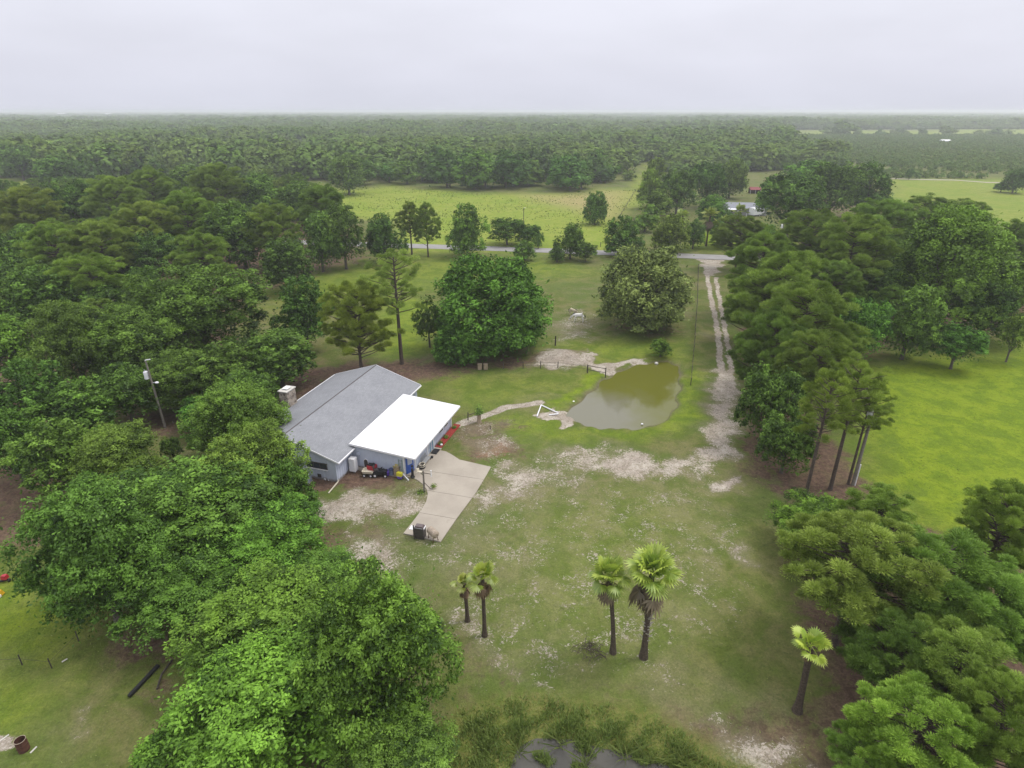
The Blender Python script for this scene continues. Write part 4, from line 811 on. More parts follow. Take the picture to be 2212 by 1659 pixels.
def place_tree(kind, P, wd, h, z0, label, group=None, tint=(1, 1, 1), lod=1, cat='tree', rz=None, trunk_r=None):
    rz = random.uniform(0, 6.28) if rz is None else rz
    nm = {'oak': 'oak_tree', 'pine': 'pine_tree', 'open': 'pine_tree', 'shrub': 'shrub'}[kind]
    root = empty(nm, P, label, cat, group, rz)
    if kind in ('oak', 'shrub'):
        lib = (LO, MD, HI, DOME)[lod]; cm = random.choice(lib); tm = random.choice(OTR)
        tr = bpy.data.objects.new('trunk', tm); tr.scale = (wd * .8, wd * .8, h * .85)
    else:
        lib = PSP if kind == 'open' else (PLO, PMD, PHI)[lod]; cm, limbs = random.choice(lib)
        key = cm.name + '_trunk'; tm = bpy.data.meshes.get(key)
        if not tm:
            tm = trunk_mesh(key, 5, .03, M_BARK, [(np.array([a[0], a[1], a[2]]), b) for a, b in limbs], .95)
            # limb heights are in crown space; map crown 0..1 to trunk .4..1 is done below with two meshes
        tr = None
    cr_ = bpy.data.objects.new('crown', cm); COL.objects.link(cr_); cr_.parent = root; cr_.location = (0, 0, z0); cr_.scale = (wd, wd, h - z0); cr_.color = (*tint, 1)
    if tr: COL.objects.link(tr); tr.parent = root
    else:
        r = trunk_r or max(.13, min(.3, wd * .03)); o = MB(); hc = h - z0
        o.tube([(0, 0, -.2), (0, 0, .4), (0, 0, z0), (0, 0, z0 + hc * .92)], [r * 1.35, r * 1.05, r * .8, r * .25], 8)
        if lod > 0 or kind == 'open':
            for a, b in limbs[::1]:
                q = [np.array([p[0] * wd, p[1] * wd, z0 + p[2] * hc]) for p in (a, (a + b) / 2 + np.array([0, 0, -.01]), b)]; o.tube(q, [r * .3, r * .22, r * .08], 4, False)
        o.build('trunk', M_BARK, root)
    return root
NTREE = [0]
def T(kind, cx, cy, wpx, hpx, label, z0=None, tint=(1, 1, 1), lod=None, group=None, cat='tree', base=None):
    """crown seen centred at (cx, cy) and wpx x hpx large in the 2212 px view; finds where it stands and how tall it is"""
    zc = 6.0; z0v = z0 if z0 is not None else (5.0 if kind in ('pine', 'open') else 1.2)
    if base is not None:                       # foot seen at this pixel
        P = at(*base); fw = proj((P.x, P.y, 6))[2]; wd = wpx * fw / FPX; h = 8.0
        for _ in range(12):
            d = math.hypot(P.x, P.y); th = math.atan2(CAM_H - (z0v + h) / 2, d); top = cy - hpx / 2
            h = height_for(P, top) ; c = max(.3 * wd, (h - z0v) / 2)
        h = max(h - .08 * wd * math.sin(th), z0v + .5 * wd)
    else:
        for _ in range(12):
            P = at(cx, cy, zc); fw = proj(P)[2]; wd = wpx * fw / FPX; d = math.hypot(P.x, P.y); th = math.atan2(CAM_H - zc, d)
            hp = hpx * fw / FPX; a = wd / 2; c2 = (hp / 2) ** 2 - (a * math.sin(th)) ** 2
            lim = (.5, 1.3) if kind in ('oak', 'shrub') else (.7, 2.0)
            c = min(max(math.sqrt(max(c2, 0.0)) / math.cos(th), lim[0] * a), lim[1] * a); zc = z0v + c
        h = z0v + 2 * c
    P = Vector((P.x, P.y, 0)); NTREE[0] += 1
    if lod is None: lod = 2 if wpx > 190 else (1 if wpx > 75 else 0)
    if kind == 'pine' and wpx > 95: lod = 2
    return place_tree(kind, P, wd, h, z0v, label, group, tint, lod, cat)
YG = (1.12, 1.10, .85); DK = (.64, .74, .66); MDK = (.80, .87, .76); OLV = (1.12, .93, .95); BR = (.84, 1.06, .78); BRT = (.92, 1.22, .84); BLU = (.66, .82, .85)
# --- yard, near left
T('oak', 600, 1350, 400, 300, 'bright green oak crown left of the two short palms, upper left of the foreground clump', tint=BR)
T('oak', 815, 1400, 350, 370, 'green oak crown closest to the two short palms', tint=(.95, 1.08, .85))
T('oak', 570, 1530, 470, 330, 'large bright oak crown cut by the bottom edge of the picture', tint=BRT)
T('oak', 850, 1600, 270, 220, 'dark green oak at the bottom edge beside the marsh reeds', tint=MDK)
T('oak', 400, 1630, 190, 170, 'small bright oak crown at the bottom edge right of the burn barrel', tint=BRT)
T('oak', 700, 1260, 220, 130, 'low dark green oak between the house yard and the foreground oaks', tint=MDK)
T('oak', 575, 1170, 310, 195, 'rounded green oak standing just below the gable end of the house', tint=BR)
T('oak', 510, 905, 210, 165, 'green oak beside the stone chimney of the house', tint=(.9, 1.0, .85))
T('oak', 545, 1015, 230, 200, 'green oak touching the left end of the grey roof', tint=(.88, .96, .82))
T('oak', 250, 990, 230, 160, 'green oak left of the foot of the transformer pole', tint=(.82, .9, .8))
T('oak', 400, 1110, 430, 270, 'wide green oak in the middle of the left yard clump', tint=(.80, .9, .78))
T('oak', 205, 1190, 320, 320, 'large green oak nearest the left edge in the yard clump', tint=(.76, .86, .78))
T('oak', 400, 1260, 300, 200, 'dark green oak in the hollow behind the foreground oaks', tint=MDK)
T('oak', 165, 885, 185, 140, 'rounded green oak left of the transformer pole', tint=(.72, .9, .76))
T('oak', 620, 1060, 120, 140, 'narrow dark oak hiding the left part of the gable wall', tint=MDK)
T('oak', 130, 985, 190, 170, 'dark green oak filling the left edge between the rounded oak and the yard clump', tint=MDK)
T('oak', 270, 850, 150, 120, 'dark oak standing behind the transformer pole to its left', tint=DK)
T('oak', 390, 815, 200, 130, 'dark oak filling the wood directly behind the transformer pole', tint=DK)
T('oak', 540, 850, 150, 110, 'low dark oak just left of the stone chimney', tint=DK)
T('shrub', 370, 970, 44, 60, 'small dark upright bush below the transformer pole', z0=.1, tint=DK, cat='bush', lod=1)
T('shrub', 455, 895, 150, 50, 'low dark hedge with white blossoms behind the transformer pole', z0=.1, tint=(.7, .95, .7), cat='bush', lod=1)
# --- dark oaks left middle
T('oak', 420, 680, 310, 210, 'large dark green oak with light tips in the left wood', tint=DK)
T('oak', 290, 745, 240, 170, 'dark oak in front of the largest dark oak of the left wood', tint=DK)
T('oak', 160, 745, 200, 190, 'dark green oak in the left wood above the rounded yard oak', tint=DK)
T('oak', 35, 755, 150, 150, 'bright green tree at the left edge of the picture', tint=BR)
T('oak', 70, 860, 170, 170, 'dark oak at the left edge below the bright tree', tint=DK)
T('oak', 20, 960, 140, 150, 'dark oak at the left edge level with the chimney', tint=DK)
T('oak', 600, 770, 190, 130, 'dark low oak behind the chimney of the house', tint=DK)
T('oak', 480, 800, 170, 130, 'very dark oak between the transformer pole and the chimney', tint=DK)
T('oak', 655, 675, 135, 150, 'dark oak beside the left gap into the pasture', tint=DK)
T('oak', 100, 650, 180, 150, 'dull green oak in the upper left wood near the picture edge', tint=MDK)
T('pine', 770, 700, 140, 170, 'yellow green pine behind the far gable of the house', z0=2.0, tint=(1.25, 1.2, .85))
T('open', 862, 615, 140, 150, 'tall thin open pine between the yellow pine and the round oak', z0=7.5, tint=(1.35, 1.25, 1.3), base=(868, 786), lod=2)
T('oak', 925, 690, 75, 110, 'small dark tree squeezed against the left of the round oak', tint=DK)
T('oak', 1062, 668, 252, 225, 'large round dark green oak in the pasture behind the house', z0=-1.3, tint=(.58, .82, .60), lod=3)
T('oak', 990, 745, 120, 105, 'low dark oak lobe in front of the large round oak', z0=-.8, tint=(.75, .98, .85))
T('oak', 1390, 630, 205, 190, 'large olive grey oak alone in the pasture beside the driveway', z0=-.9, tint=(1.55, 1.22, 2.0), lod=3)
T('shrub', 1428, 752, 52, 40, 'small bright bush on the far bank of the pond', z0=.1, tint=BR, cat='bush', lod=1)
# --- along the road
T('oak', 1008, 502, 96, 116, 'tall dark oak at the near edge of the road', z0=-.8, tint=(.78, 1.0, .82))
T('pine', 885, 490, 62, 100, 'left one of two slim pines beside the road', z0=4, tint=(.95, .95, .9), base=(890, 550), lod=1)
T('pine', 925, 492, 60, 105, 'right one of two slim pines beside the road', z0=2.5, tint=(.9, .92, .9), base=(925, 555), lod=1)
T('oak', 830, 515, 100, 100, 'dark tree at the road left of the two slim pines', z0=.5, tint=DK)
T('oak', 1095, 500, 85, 55, 'broad dark bush across the road from the tall dark oak', z0=.2, tint=DK, cat='bush')
T('oak', 1140, 508, 60, 44, 'small dark bush across the road near the thin pole', z0=.2, tint=DK, cat='bush', lod=1)
T('shrub', 1133, 541, 56, 42, 'small round dark bush on the near side of the road', z0=.1, tint=MDK, cat='bush', lod=1)
T('shrub', 1163, 520, 26, 36, 'tiny leaning bush beyond the road', z0=.1, tint=MDK, cat='bush')
T('oak', 1233, 520, 74, 74, 'tall part of the dark shrub group at the road', z0=.3, tint=DK, lod=1)
T('shrub', 1265, 545, 50, 40, 'low part of the dark shrub group at the road', z0=.1, tint=DK, cat='bush', lod=1)
T('shrub', 1204, 548, 40, 36, 'left low bush of the dark shrub group at the road', z0=.1, tint=DK, cat='bush', lod=1)
T('oak', 1345, 513, 92, 90, 'dark green tree beyond the road with pale top left of the olive road tree', z0=-.7, tint=MDK)
T('oak', 1447, 510, 96, 88, 'olive green tree beyond the road behind the olive pasture oak', z0=-.7, tint=(1.1, 1.0, .85))
T('oak', 1395, 470, 70, 56, 'bright green round tree beyond the road near the yellow field', z0=.3, tint=BR)
T('oak', 1286, 452, 66, 72, 'lone round dark tree in the yellow green field', z0=-.6, tint=(.78, 1.0, .85), lod=1)
T('pine', 1585, 515, 115, 96, 'dark pine leaning over the driveway entrance at the road', z0=3.5, tint=(.85, .85, .8), base=(1588, 585), lod=1)
T('oak', 1500, 505, 60, 60, 'dark rounded tree between the road trees and the far palms', z0=.3, tint=DK)
T('oak', 1565, 505, 70, 60, 'dark shade tree behind the far palms', z0=.3, tint=DK)
T('oak', 1545, 455, 80, 64, 'green tree left of the neighbouring grey roof', z0=.4, tint=(.8, 1.0, .85))
T('oak', 1640, 515, 90, 60, 'dark green bush on the neighbouring lawn', z0=.2, tint=(.8, 1, .7), cat='bush')
# --- trees across the road on the right of the yellow field
for x, y, w_, h_, lb, ti in ((1405, 408, 62, 100, 'yellow green conical tree at the right end of the yellow field', YG), (1418, 375, 50, 70, 'upper yellow green tree behind the conical one', YG), (1465, 415, 84, 90, 'dark tree right of the yellow green conical tree', DK), (1420, 440, 80, 60, 'dark low tree at the foot of the yellow green conical tree', MDK), (1530, 400, 90, 90, 'dark green tree left of the red roofed shed', DK), (1580, 385, 80, 80, 'greyish green tree left of the red roofed shed, further right', MDK)):
    T('oak', x, y, w_, h_, lb, z0=.4, tint=ti, lod=1)
T('oak', 1710, 440, 150, 120, 'dark spreading oak right of the red roofed shed', z0=1.5, tint=DK)
T('oak', 1800, 410, 130, 110, 'dark spreading oak in the middle of the far oak row', z0=1.5, tint=DK)
T('oak', 1875, 410, 110, 110, 'dark spreading oak at the right end of the far oak row', z0=1.0, tint=DK)
T('oak', 1760, 390, 130, 80, 'bright topped oak behind the far oak row', z0=1, tint=(.8, 1.05, .8))
# --- right wood
T('pine', 1645, 580, 150, 145, 'pine at the top of the row right of the driveway', z0=3, tint=(1, 1.08, .9), lod=1)
T('pine', 1690, 640, 200, 180, 'broad pine in the row right of the driveway, third from the road', z0=3, tint=(.98, 1.05, .9))
T('pine', 1632, 660, 120, 130, 'dark pine leaning towards the driveway ruts', z0=1.5, tint=MDK, lod=1)
T('pine', 1735, 715, 215, 195, 'large pine in the middle of the driveway row', z0=3, tint=(1.0, 1.0, .88))
T('pine', 1665, 770, 165, 190, 'dense pine beside the widest part of the driveway', z0=1, tint=(.85, .95, .85))
T('pine', 1765, 800, 160, 160, 'pine overlooking the bright pasture in the driveway row', z0=4, tint=(.95, .98, .88))
T('oak', 1665, 880, 140, 200, 'dark dense tree at the bend of the sandy driveway', z0=.2, tint=DK)
T('oak', 1700, 960, 130, 130, 'dark tree at the lower end of the driveway row', z0=.3, tint=DK)
T('open', 1745, 900, 130, 190, 'left one of three tall pines with bare trunks at the pasture edge', z0=7, tint=YG, base=(1736, 1088), lod=2)
T('open', 1805, 880, 140, 200, 'middle one of three tall pines with bare trunks at the pasture edge', z0=6.5, tint=YG, base=(1793, 1058), lod=2)
T('open', 1860, 920, 100, 190, 'right one of three tall pines, next to the pasture utility pole', z0=5.5, tint=(1.05, 1.02, .85), base=(1832, 1046), lod=2)
T('oak', 1868, 715, 104, 145, 'bright green upright oak behind the pasture', z0=.3, tint=(.85, 1.12, .8))
T('oak', 1970, 695, 145, 160, 'dark green rounded oak left of the small light tree in the pasture', z0=.5, tint=(.80, 1.0, .8))
T('oak', 2066, 748, 108, 88, 'small light green tree alone in the bright pasture', z0=1.2, tint=BR, base=(2053, 797), lod=1)
T('oak', 2195, 720, 70, 110, 'small sparse tree at the right edge of the bright pasture', z0=1.5, tint=YG, lod=1)
T('oak', 2055, 580, 280, 250, 'huge rich green oak at the right of the picture', z0=1, tint=(.88, 1.02, .75))
T('oak', 2130, 670, 160, 130, 'dark oak below the huge rich green oak', z0=.4, tint=DK)
T('oak', 1890, 630, 140, 110, 'grey green oak between the driveway pines and the huge oak', z0=1, tint=(.75, .85, .95))
T('oak', 2195, 620, 110, 120, 'dull dark tree at the right edge above the pasture', z0=.5, tint=DK)
T('pine', 1752, 522, 145, 125, 'rounded pine right of the neighbouring lawn', z0=4, tint=(1, 1, .88), lod=1)
T('pine', 1840, 545, 165, 150, 'pine with visible trunks in the right wood', z0=6, tint=(1.05, .98, .85), lod=1)
T('pine', 1905, 500, 150, 130, 'pine behind the trunks in the right wood', z0=4, tint=(.95, .95, .85), lod=1)
T('pine', 1990, 470, 120, 80, 'pine at the edge of the pale right field', z0=4, tint=(.95, 1.0, .85), lod=1)
T('pine', 2080, 480, 120, 90, 'pine at the edge of the pale right field, further right', z0=4, tint=(.92, .98, .85), lod=1)
T('pine', 2190, 540, 110, 120, 'dark pine at the right picture edge below the pale field', z0=3, tint=(.85, .9, .85), lod=1)
T('pine', 1800, 620, 110, 110, 'pine beside the grey green oak in the right wood', z0=4, tint=(.9, .95, .85), lod=1)
# --- lower right
T('oak', 1770, 1130, 210, 150, 'dark green broad oak below the bare trunked pines', z0=.8, tint=(.82, 1.05, .7))
T('pine', 1890, 1130, 190, 150, 'olive pine crown right of the broad oak below the bare trunks', z0=4, tint=YG)
T('pine', 1850, 1225, 300, 220, 'spreading pine with grey dead lower twigs', z0=4, tint=(1, .98, .88))
T('pine', 2010, 1270, 310, 250, 'large pine right of the spreading pine with dead twigs', z0=3, tint=(.95, 1.05, .85))
T('pine', 2160, 1150, 185, 200, 'olive pine at the right edge against the bright pasture', z0=4, tint=YG)
T('pine', 2150, 1320, 240, 200, 'dense pine at the right picture edge', z0=3, tint=(.9, 1.02, .82))
T('pine', 1930, 1420, 230, 210, 'dark pine behind the lone palm', z0=1.5, tint=(.8, .9, .8))
T('pine', 2070, 1450, 260, 190, 'pine in the lower right clump above the brightest pine', z0=3, tint=(.95, 1.0, .85))
T('pine', 1990, 1590, 260, 190, 'brightest yellow green pine in the bottom right corner', z0=3, tint=(1.25, 1.32, .9))
T('pine', 2160, 1570, 200, 230, 'olive pine in the bottom right corner', z0=3, tint=(1, 1.0, .85))
T('pine', 1880, 1640, 170, 130, 'low green pine at the bottom edge left of the brightest pine', z0=.8, tint=(.95, 1.05, .85))
T('shrub', 1855, 1320, 70, 70, 'bare grey dead twigs hanging under the spreading pine', z0=.6, tint=(.9, .9, 1.3), cat='bush', lod=1)
# --- left wood of pines and oaks
LW = [(60, 470, 130, 120, 'p'), (160, 455, 120, 120, 'p'), (250, 440, 120, 110, 'p'), (330, 420, 120, 100, 'p'), (400, 400, 110, 80, 'p'), (470, 415, 120, 110, 'p'), (405, 480, 140, 120, 'p'), (520, 510, 160, 140, 'p'), (440, 560, 130, 110, 'p'), (320, 500, 130, 120, 'p'), (560, 430, 120, 100, 'p'), (640, 440, 110, 90, 'o'), (700, 460, 120, 110, 'p'), (740, 510, 100, 130, 'o'), (620, 570, 130, 110, 'o'), (690, 520, 110, 120, 'o'), (330, 560, 120, 110, 'p'), (220, 540, 140, 120, 'p'), (120, 545, 130, 120, 'p'), (30, 560, 120, 120, 'p'), (60, 620, 150, 110, 'o'), (200, 615, 150, 120, 'p'), (240, 660, 120, 110, 'p'), (590, 500, 110, 110, 'p'), (20, 680, 120, 110, 'o'), (40, 350, 80, 70, 'o'), (750, 375, 96, 80, 'o')]
wl = {0: 'at the far left', 1: 'left of centre', 2: 'in the middle', 3: 'right of centre', 4: 'at the right end'}
seen = {}
for i, (x, y, w_, h_, k) in enumerate(LW):
    if k == 'p' and i % 3 == 1: k = 'o'
    reg = ('back', 'middle', 'front')[0 if y < 450 else (1 if y < 550 else 2)]; col_ = wl[min(4, x // 150)]; kn = 'pine' if k == 'p' else 'oak'
    ti = random.choice([(1.0, .98, .85), (1.12, 1.0, .85), (.9, .92, .85), (1.05, 1.1, .85)]) if k == 'p' else random.choice([MDK, DK, (.85, .95, .85)])
    lb = f'{"olive" if k == "p" else "dark green"} {kn} in the {reg} of the left wood, {col_}'
    if (x, y) == (750, 375): lb = 'lone rounded grey green oak at the left end of the yellow field'; ti = (.8, .88, .95)
    if (x, y) == (40, 350): lb = 'rounded tree in front of the small field at the far left'; ti = (.75, .88, .9)
    seen[lb] = seen.get(lb, 0) + 1
    T('pine' if k == 'p' else 'oak', x, y, w_, h_, lb, z0=4 if k == 'p' else .8, tint=ti, lod=1, group='trees of the left wood')
# --- more of the left wood between them, and the wood beyond the road
def inside(polys, x, y):
    return any(sdf(p, np.array([x]), np.array([y]))[0] < 2.0 for p in polys)
FILL = gpts([(-300, 445), (640, 415), (755, 490), (740, 530), (540, 560), (455, 615), (450, 700), (540, 800), (250, 860), (-100, 960), (-900, 800)])
KEEP = list(OPEN.values())
FILL2 = gpts([(1640, 566), (1690, 556), (1900, 540), (2330, 540), (2330, 690), (2130, 690), (2010, 640), (1910, 740), (1830, 735), (1700, 690)])
g = np.random.default_rng(5)
for FL, tries, lb, gr in ((FILL, 900, 'half hidden tree in the crowded left wood between larger pines and oaks', 'filling trees of the left wood'), (FILL2, 260, 'half hidden tree inside the right wood between larger pines and oaks', 'filling trees of the right wood')):
    lo, hi = FL.min(0), FL.max(0); lx, ly = max(lo[0], -260), lo[1]
    for _ in range(tries):
        x, y = g.uniform(lx, hi[0]), g.uniform(ly, hi[1])
        if sdf(FL, np.array([x]), np.array([y]))[0] > -1: continue
        q = proj((x, y, 5))
        if q[0] < -60 or q[0] > 2270 or q[1] > 780: continue
        if min([math.hypot(x - o.location.x, y - o.location.y) for o in COL.objects if o.type == 'EMPTY' and o.name.split('.')[0] in ('oak_tree', 'pine_tree')] + [99]) < 5.2: continue
        k = 'pine' if g.random() < .5 else 'oak'; wd = g.uniform(6.5, 10) if k == 'oak' else g.uniform(5.5, 8.5); h = g.uniform(8.5, 12) if k == 'pine' else g.uniform(7, 10.5)
        if y < 95 or FL is FILL2: h *= .75
        place_tree(k, Vector((x, y, 0)), wd, h, 3.0 if k == 'pine' else .6, lb, gr, random.choice([MDK, DK, (.95, .95, .85), (.9, .98, .85)]), 1)
        NTREE[0] += 1
print('hand and fill trees', NTREE[0])
# --- forest beyond: instanced where it is a mass, single trees where they show
def forest_ok(x, y):
    px, py, fw = proj_np(x, y)
    ok = (px > -150) & (px < 2360)
    for p in KEEP: ok &= sdf(p, x, y) > 3.0
    return ok, py, px
def proj_np(x, y):
    dz = -CAM_H; fw = y * CP - dz * SP; return CX + FPX * x / fw, CY - FPX * (y * SP + dz * CP) / fw, fw
def scatter(d0, d1, step, seed):
    g = np.random.default_rng(seed); X = np.arange(-d1 * .95, d1 * .95, step); Y = np.arange(d0, d1, step)
    xx, yy = np.meshgrid(X, Y); xx = xx.ravel() + g.uniform(-.75, .75, xx.size) * step; yy = yy.ravel() + g.uniform(-.75, .75, yy.size) * step
    ok, py, px = forest_ok(xx, yy); ok &= (np.abs(xx) < yy * .93 + 30)
    return xx[ok], yy[ok], py[ok], px[ok]
FRONT = gpts([(-400, 440), (0, 418), (105, 420), (300, 400), (640, 394), (700, 402), (850, 397), (1000, 409), (1200, 415), (1362, 404), (1395, 368), (1420, 380), (1470, 385), (1530, 372), (1600, 375), (1640, 374), (1720, 368), (1800, 366), (1880, 372), (2000, 372), (2600, 372)])
fx, fy = FRONT[:, 0], FRONT[:, 1]
def behind_front(x, y):
    """further from the camera than the wood's front edge along the same bearing"""
    b = x / y; fb = fx / fy; o = np.argsort(fb); return y > np.interp(b, fb[o], fy[o])
ax_, ay_, apy, apx = scatter(225, 900, 13, 11); m_ = behind_front(ax_, ay_); ax_, ay_, apx = ax_[m_], ay_[m_], apx[m_]
bx_, by_, bpy_, bpx = scatter(900, 2300, 15, 12); m_ = behind_front(bx_, by_); bx_, by_ = bx_[m_], by_[m_]
cx_, cy_, cpy_, cpx = scatter(2300, 9500, 55, 13); m_ = behind_front(cx_, cy_); cx_, cy_ = cx_[m_], cy_[m_]
order = np.argsort(ay_ + .15 * np.abs(ax_)); budget = max(40, 300 - NTREE[0]); g = np.random.default_rng(21)
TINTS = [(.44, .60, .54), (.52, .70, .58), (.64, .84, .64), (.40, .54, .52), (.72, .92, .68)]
solo = order[:budget]; rest = order[budget:]
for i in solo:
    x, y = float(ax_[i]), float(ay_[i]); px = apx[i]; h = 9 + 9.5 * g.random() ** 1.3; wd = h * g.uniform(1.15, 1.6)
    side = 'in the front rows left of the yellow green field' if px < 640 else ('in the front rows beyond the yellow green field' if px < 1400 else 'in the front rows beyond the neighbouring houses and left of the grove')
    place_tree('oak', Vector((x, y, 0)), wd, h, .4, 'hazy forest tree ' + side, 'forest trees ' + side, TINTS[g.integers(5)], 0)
print('trees as objects', NTREE[0] + len(solo), 'forest mass', len(rest) + len(bx_) + len(cx_))

def points_object(name, xyz, scale, pick, protos, label, cat):
    g = np.random.default_rng(3); n = len(xyz); me_ = bpy.data.meshes.new(name); me_.vertices.add(n); me_.vertices.foreach_set('co', xyz.astype(np.float32).ravel())
    a = me_.attributes.new('scl', 'FLOAT_VECTOR', 'POINT'); a.data.foreach_set('vector', scale.astype(np.float32).ravel())
    a = me_.attributes.new('rotz', 'FLOAT_VECTOR', 'POINT'); r = np.zeros((n, 3)); r[:, 2] = g.random(n) * 6.28; a.data.foreach_set('vector', r.astype(np.float32).ravel())
    a = me_.attributes.new('pick', 'INT', 'POINT'); a.data.foreach_set('value', pick.astype(np.int32))
    o = bpy.data.objects.new(name, me_); COL.objects.link(o); tag(o, label, cat, None, 'stuff')
    pc = bpy.data.collections.new(name + '_sources')
    for p in protos: pc.objects.link(p)
    ng = bpy.data.node_groups.new(name, 'GeometryNodeTree'); ng.interface.new_socket('Geometry', in_out='INPUT', socket_type='NodeSocketGeometry'); ng.interface.new_socket('Geometry', in_out='OUTPUT', socket_type='NodeSocketGeometry')
    gi = N(ng, 'NodeGroupInput'); go = N(ng, 'NodeGroupOutput'); ci = N(ng, 'GeometryNodeCollectionInfo'); ci.inputs['Collection'].default_value = pc; ci.inputs['Separate Children'].default_value = True; ci.inputs['Reset Children'].default_value = True
    ip = N(ng, 'GeometryNodeInstanceOnPoints'); ip.inputs['Pick Instance'].default_value = True
    for k, dt, sk in (('scl', 'FLOAT_VECTOR', 'Scale'), ('rotz', 'FLOAT_VECTOR', 'Rotation'), ('pick', 'INT', 'Instance Index')):
        na = N(ng, 'GeometryNodeInputNamedAttribute', data_type=dt); na.inputs[0].default_value = k; ng.links.new(na.outputs[0], ip.inputs[sk])
    mpn = N(ng, 'GeometryNodeMeshToPoints'); ng.links.new(gi.outputs[0], mpn.inputs[0]); ng.links.new(mpn.outputs[0], ip.inputs['Points']); ng.links.new(ci.outputs[0], ip.inputs['Instance']); ng.links.new(ip.outputs[0], go.inputs[0])
    md_ = o.modifiers.new('scatter', 'NODES'); md_.node_group = ng
    return o
FT = [oak_crown('forest_crown', 300 + i, 13, 11, 11, .038, fill=.3, flat=1) for i in range(4)]; FC = [oak_crown('canopy_patch', 320 + i, 40, 8, 6, .028, fill=.3, flat=1) for i in range(2)]
for m__ in FT + FC: pass
prot = []
for i, m__ in enumerate(FT + FC):
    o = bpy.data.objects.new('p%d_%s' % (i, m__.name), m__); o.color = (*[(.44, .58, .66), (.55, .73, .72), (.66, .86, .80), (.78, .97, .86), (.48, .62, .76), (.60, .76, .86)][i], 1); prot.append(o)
X = np.concatenate([ax_[rest], bx_, cx_]); Y = np.concatenate([ay_[rest], by_, cy_]); n1, n2, n3 = len(rest), len(bx_), len(cx_)
g = np.random.default_rng(31); wd = np.concatenate([g.uniform(16, 27, n1), g.uniform(20, 36, n2), g.uniform(60, 90, n3)]); hh = np.concatenate([g.uniform(10.5, 16.5, n1), g.uniform(9, 18, n2), g.uniform(10, 20, n3)])
hh[:n1] = 7.5 + 11.5 * g.random(n1) ** 1.6; wd[:n1] = hh[:n1] * g.uniform(1.2, 1.7, n1); hh[n1:n1 + n2] = 8 + 13 * g.random(n2) ** 1.8; wd[n1:n1 + n2] = hh[n1:n1 + n2] * g.uniform(1.6, 2.4, n2)
hh *= 1 + .22 * np.sin(X * .011 + 1.5 * np.sin(Y * .006)) * np.cos(Y * .009)
st_ = np.sin(X * .0043 + 2 * np.sin(Y * .0031)) + np.cos(Y * .0052 + 1.5 * np.sin(X * .0027)) + g.normal(size=len(X)) * .55
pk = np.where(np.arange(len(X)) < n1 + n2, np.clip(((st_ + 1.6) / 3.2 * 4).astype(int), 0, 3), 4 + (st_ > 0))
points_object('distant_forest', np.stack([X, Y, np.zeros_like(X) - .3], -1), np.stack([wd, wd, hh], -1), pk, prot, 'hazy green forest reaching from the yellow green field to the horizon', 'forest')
# grove of young trees on the right
gx_, gy_, gpy, gpx_ = [], [], [], []
g = np.random.default_rng(41); xx, yy = np.meshgrid(np.arange(120, 1250, 4.2), np.arange(352, 1080, 6.2)); xx = xx.ravel() + g.uniform(-1.6, 1.6, xx.size); yy = yy.ravel() + g.uniform(-1.2, 1.2, yy.size)
ins_ = (sdf(OPEN['grove'], xx, yy) < 0) & (g.random(xx.size) < .80) & (np.sin(xx * .021 + yy * .013) > -.93); q_ = proj_np(xx, yy)[0]; ins_ &= (q_ < 2300); xx, yy = xx[ins_], yy[ins_]
wv = g.uniform(3.0, 5.6, len(xx)); gp = []
for i in range(2):
    o = bpy.data.objects.new('g%d_grove' % i, oak_crown('grove_bush', 340 + i, 9, 8, 6, .075, fill=.3, flat=1)); o.color = (1.25, 1.2, 1.2, 1) if i else (1.05, 1.08, 1.1, 1); gp.append(o)
points_object('grove', np.stack([xx, yy, np.zeros_like(xx)], -1), np.stack([wv, wv, wv * g.uniform(.6, .95, len(xx))], -1), g.integers(0, 2, len(xx)), gp, 'rows of low grey green bushes covering the flat land at the far right', 'grove')
# single trees standing on the far pale field
for k, (x, y, w_, h_, lb) in enumerate(((2158, 284, 36, 17, 'dark round tree alone on the far pale field at the right'), (1945, 284, 26, 14, 'dark tree on the far pale field left of the white barn'), (1905, 286, 30, 12, 'small dark tree at the left of the far pale field'), (1995, 284, 22, 14, 'dark tree in the middle of the far pale field'), (2195, 390, 60, 50, 'dark tree at the right edge of the picture beside the pale field'), (2165, 403, 34, 20, 'low dark bush beside the pale right field'), (1965, 376, 16, 26, 'narrow tree at the edge of the grove above the pale field'))):
    T('oak', x, y, w_, h_, lb, z0=.3, tint=(.7, .82, .85), lod=1 if k > 3 else 0)
strip('sand_lane', [at(1900, 385.2), at(1990, 388), at(2060, 389), at(2130, 394), at(2230, 396)], 4.5, .06, simple('pale_lane', (.42, .38, .31), .95, .3))

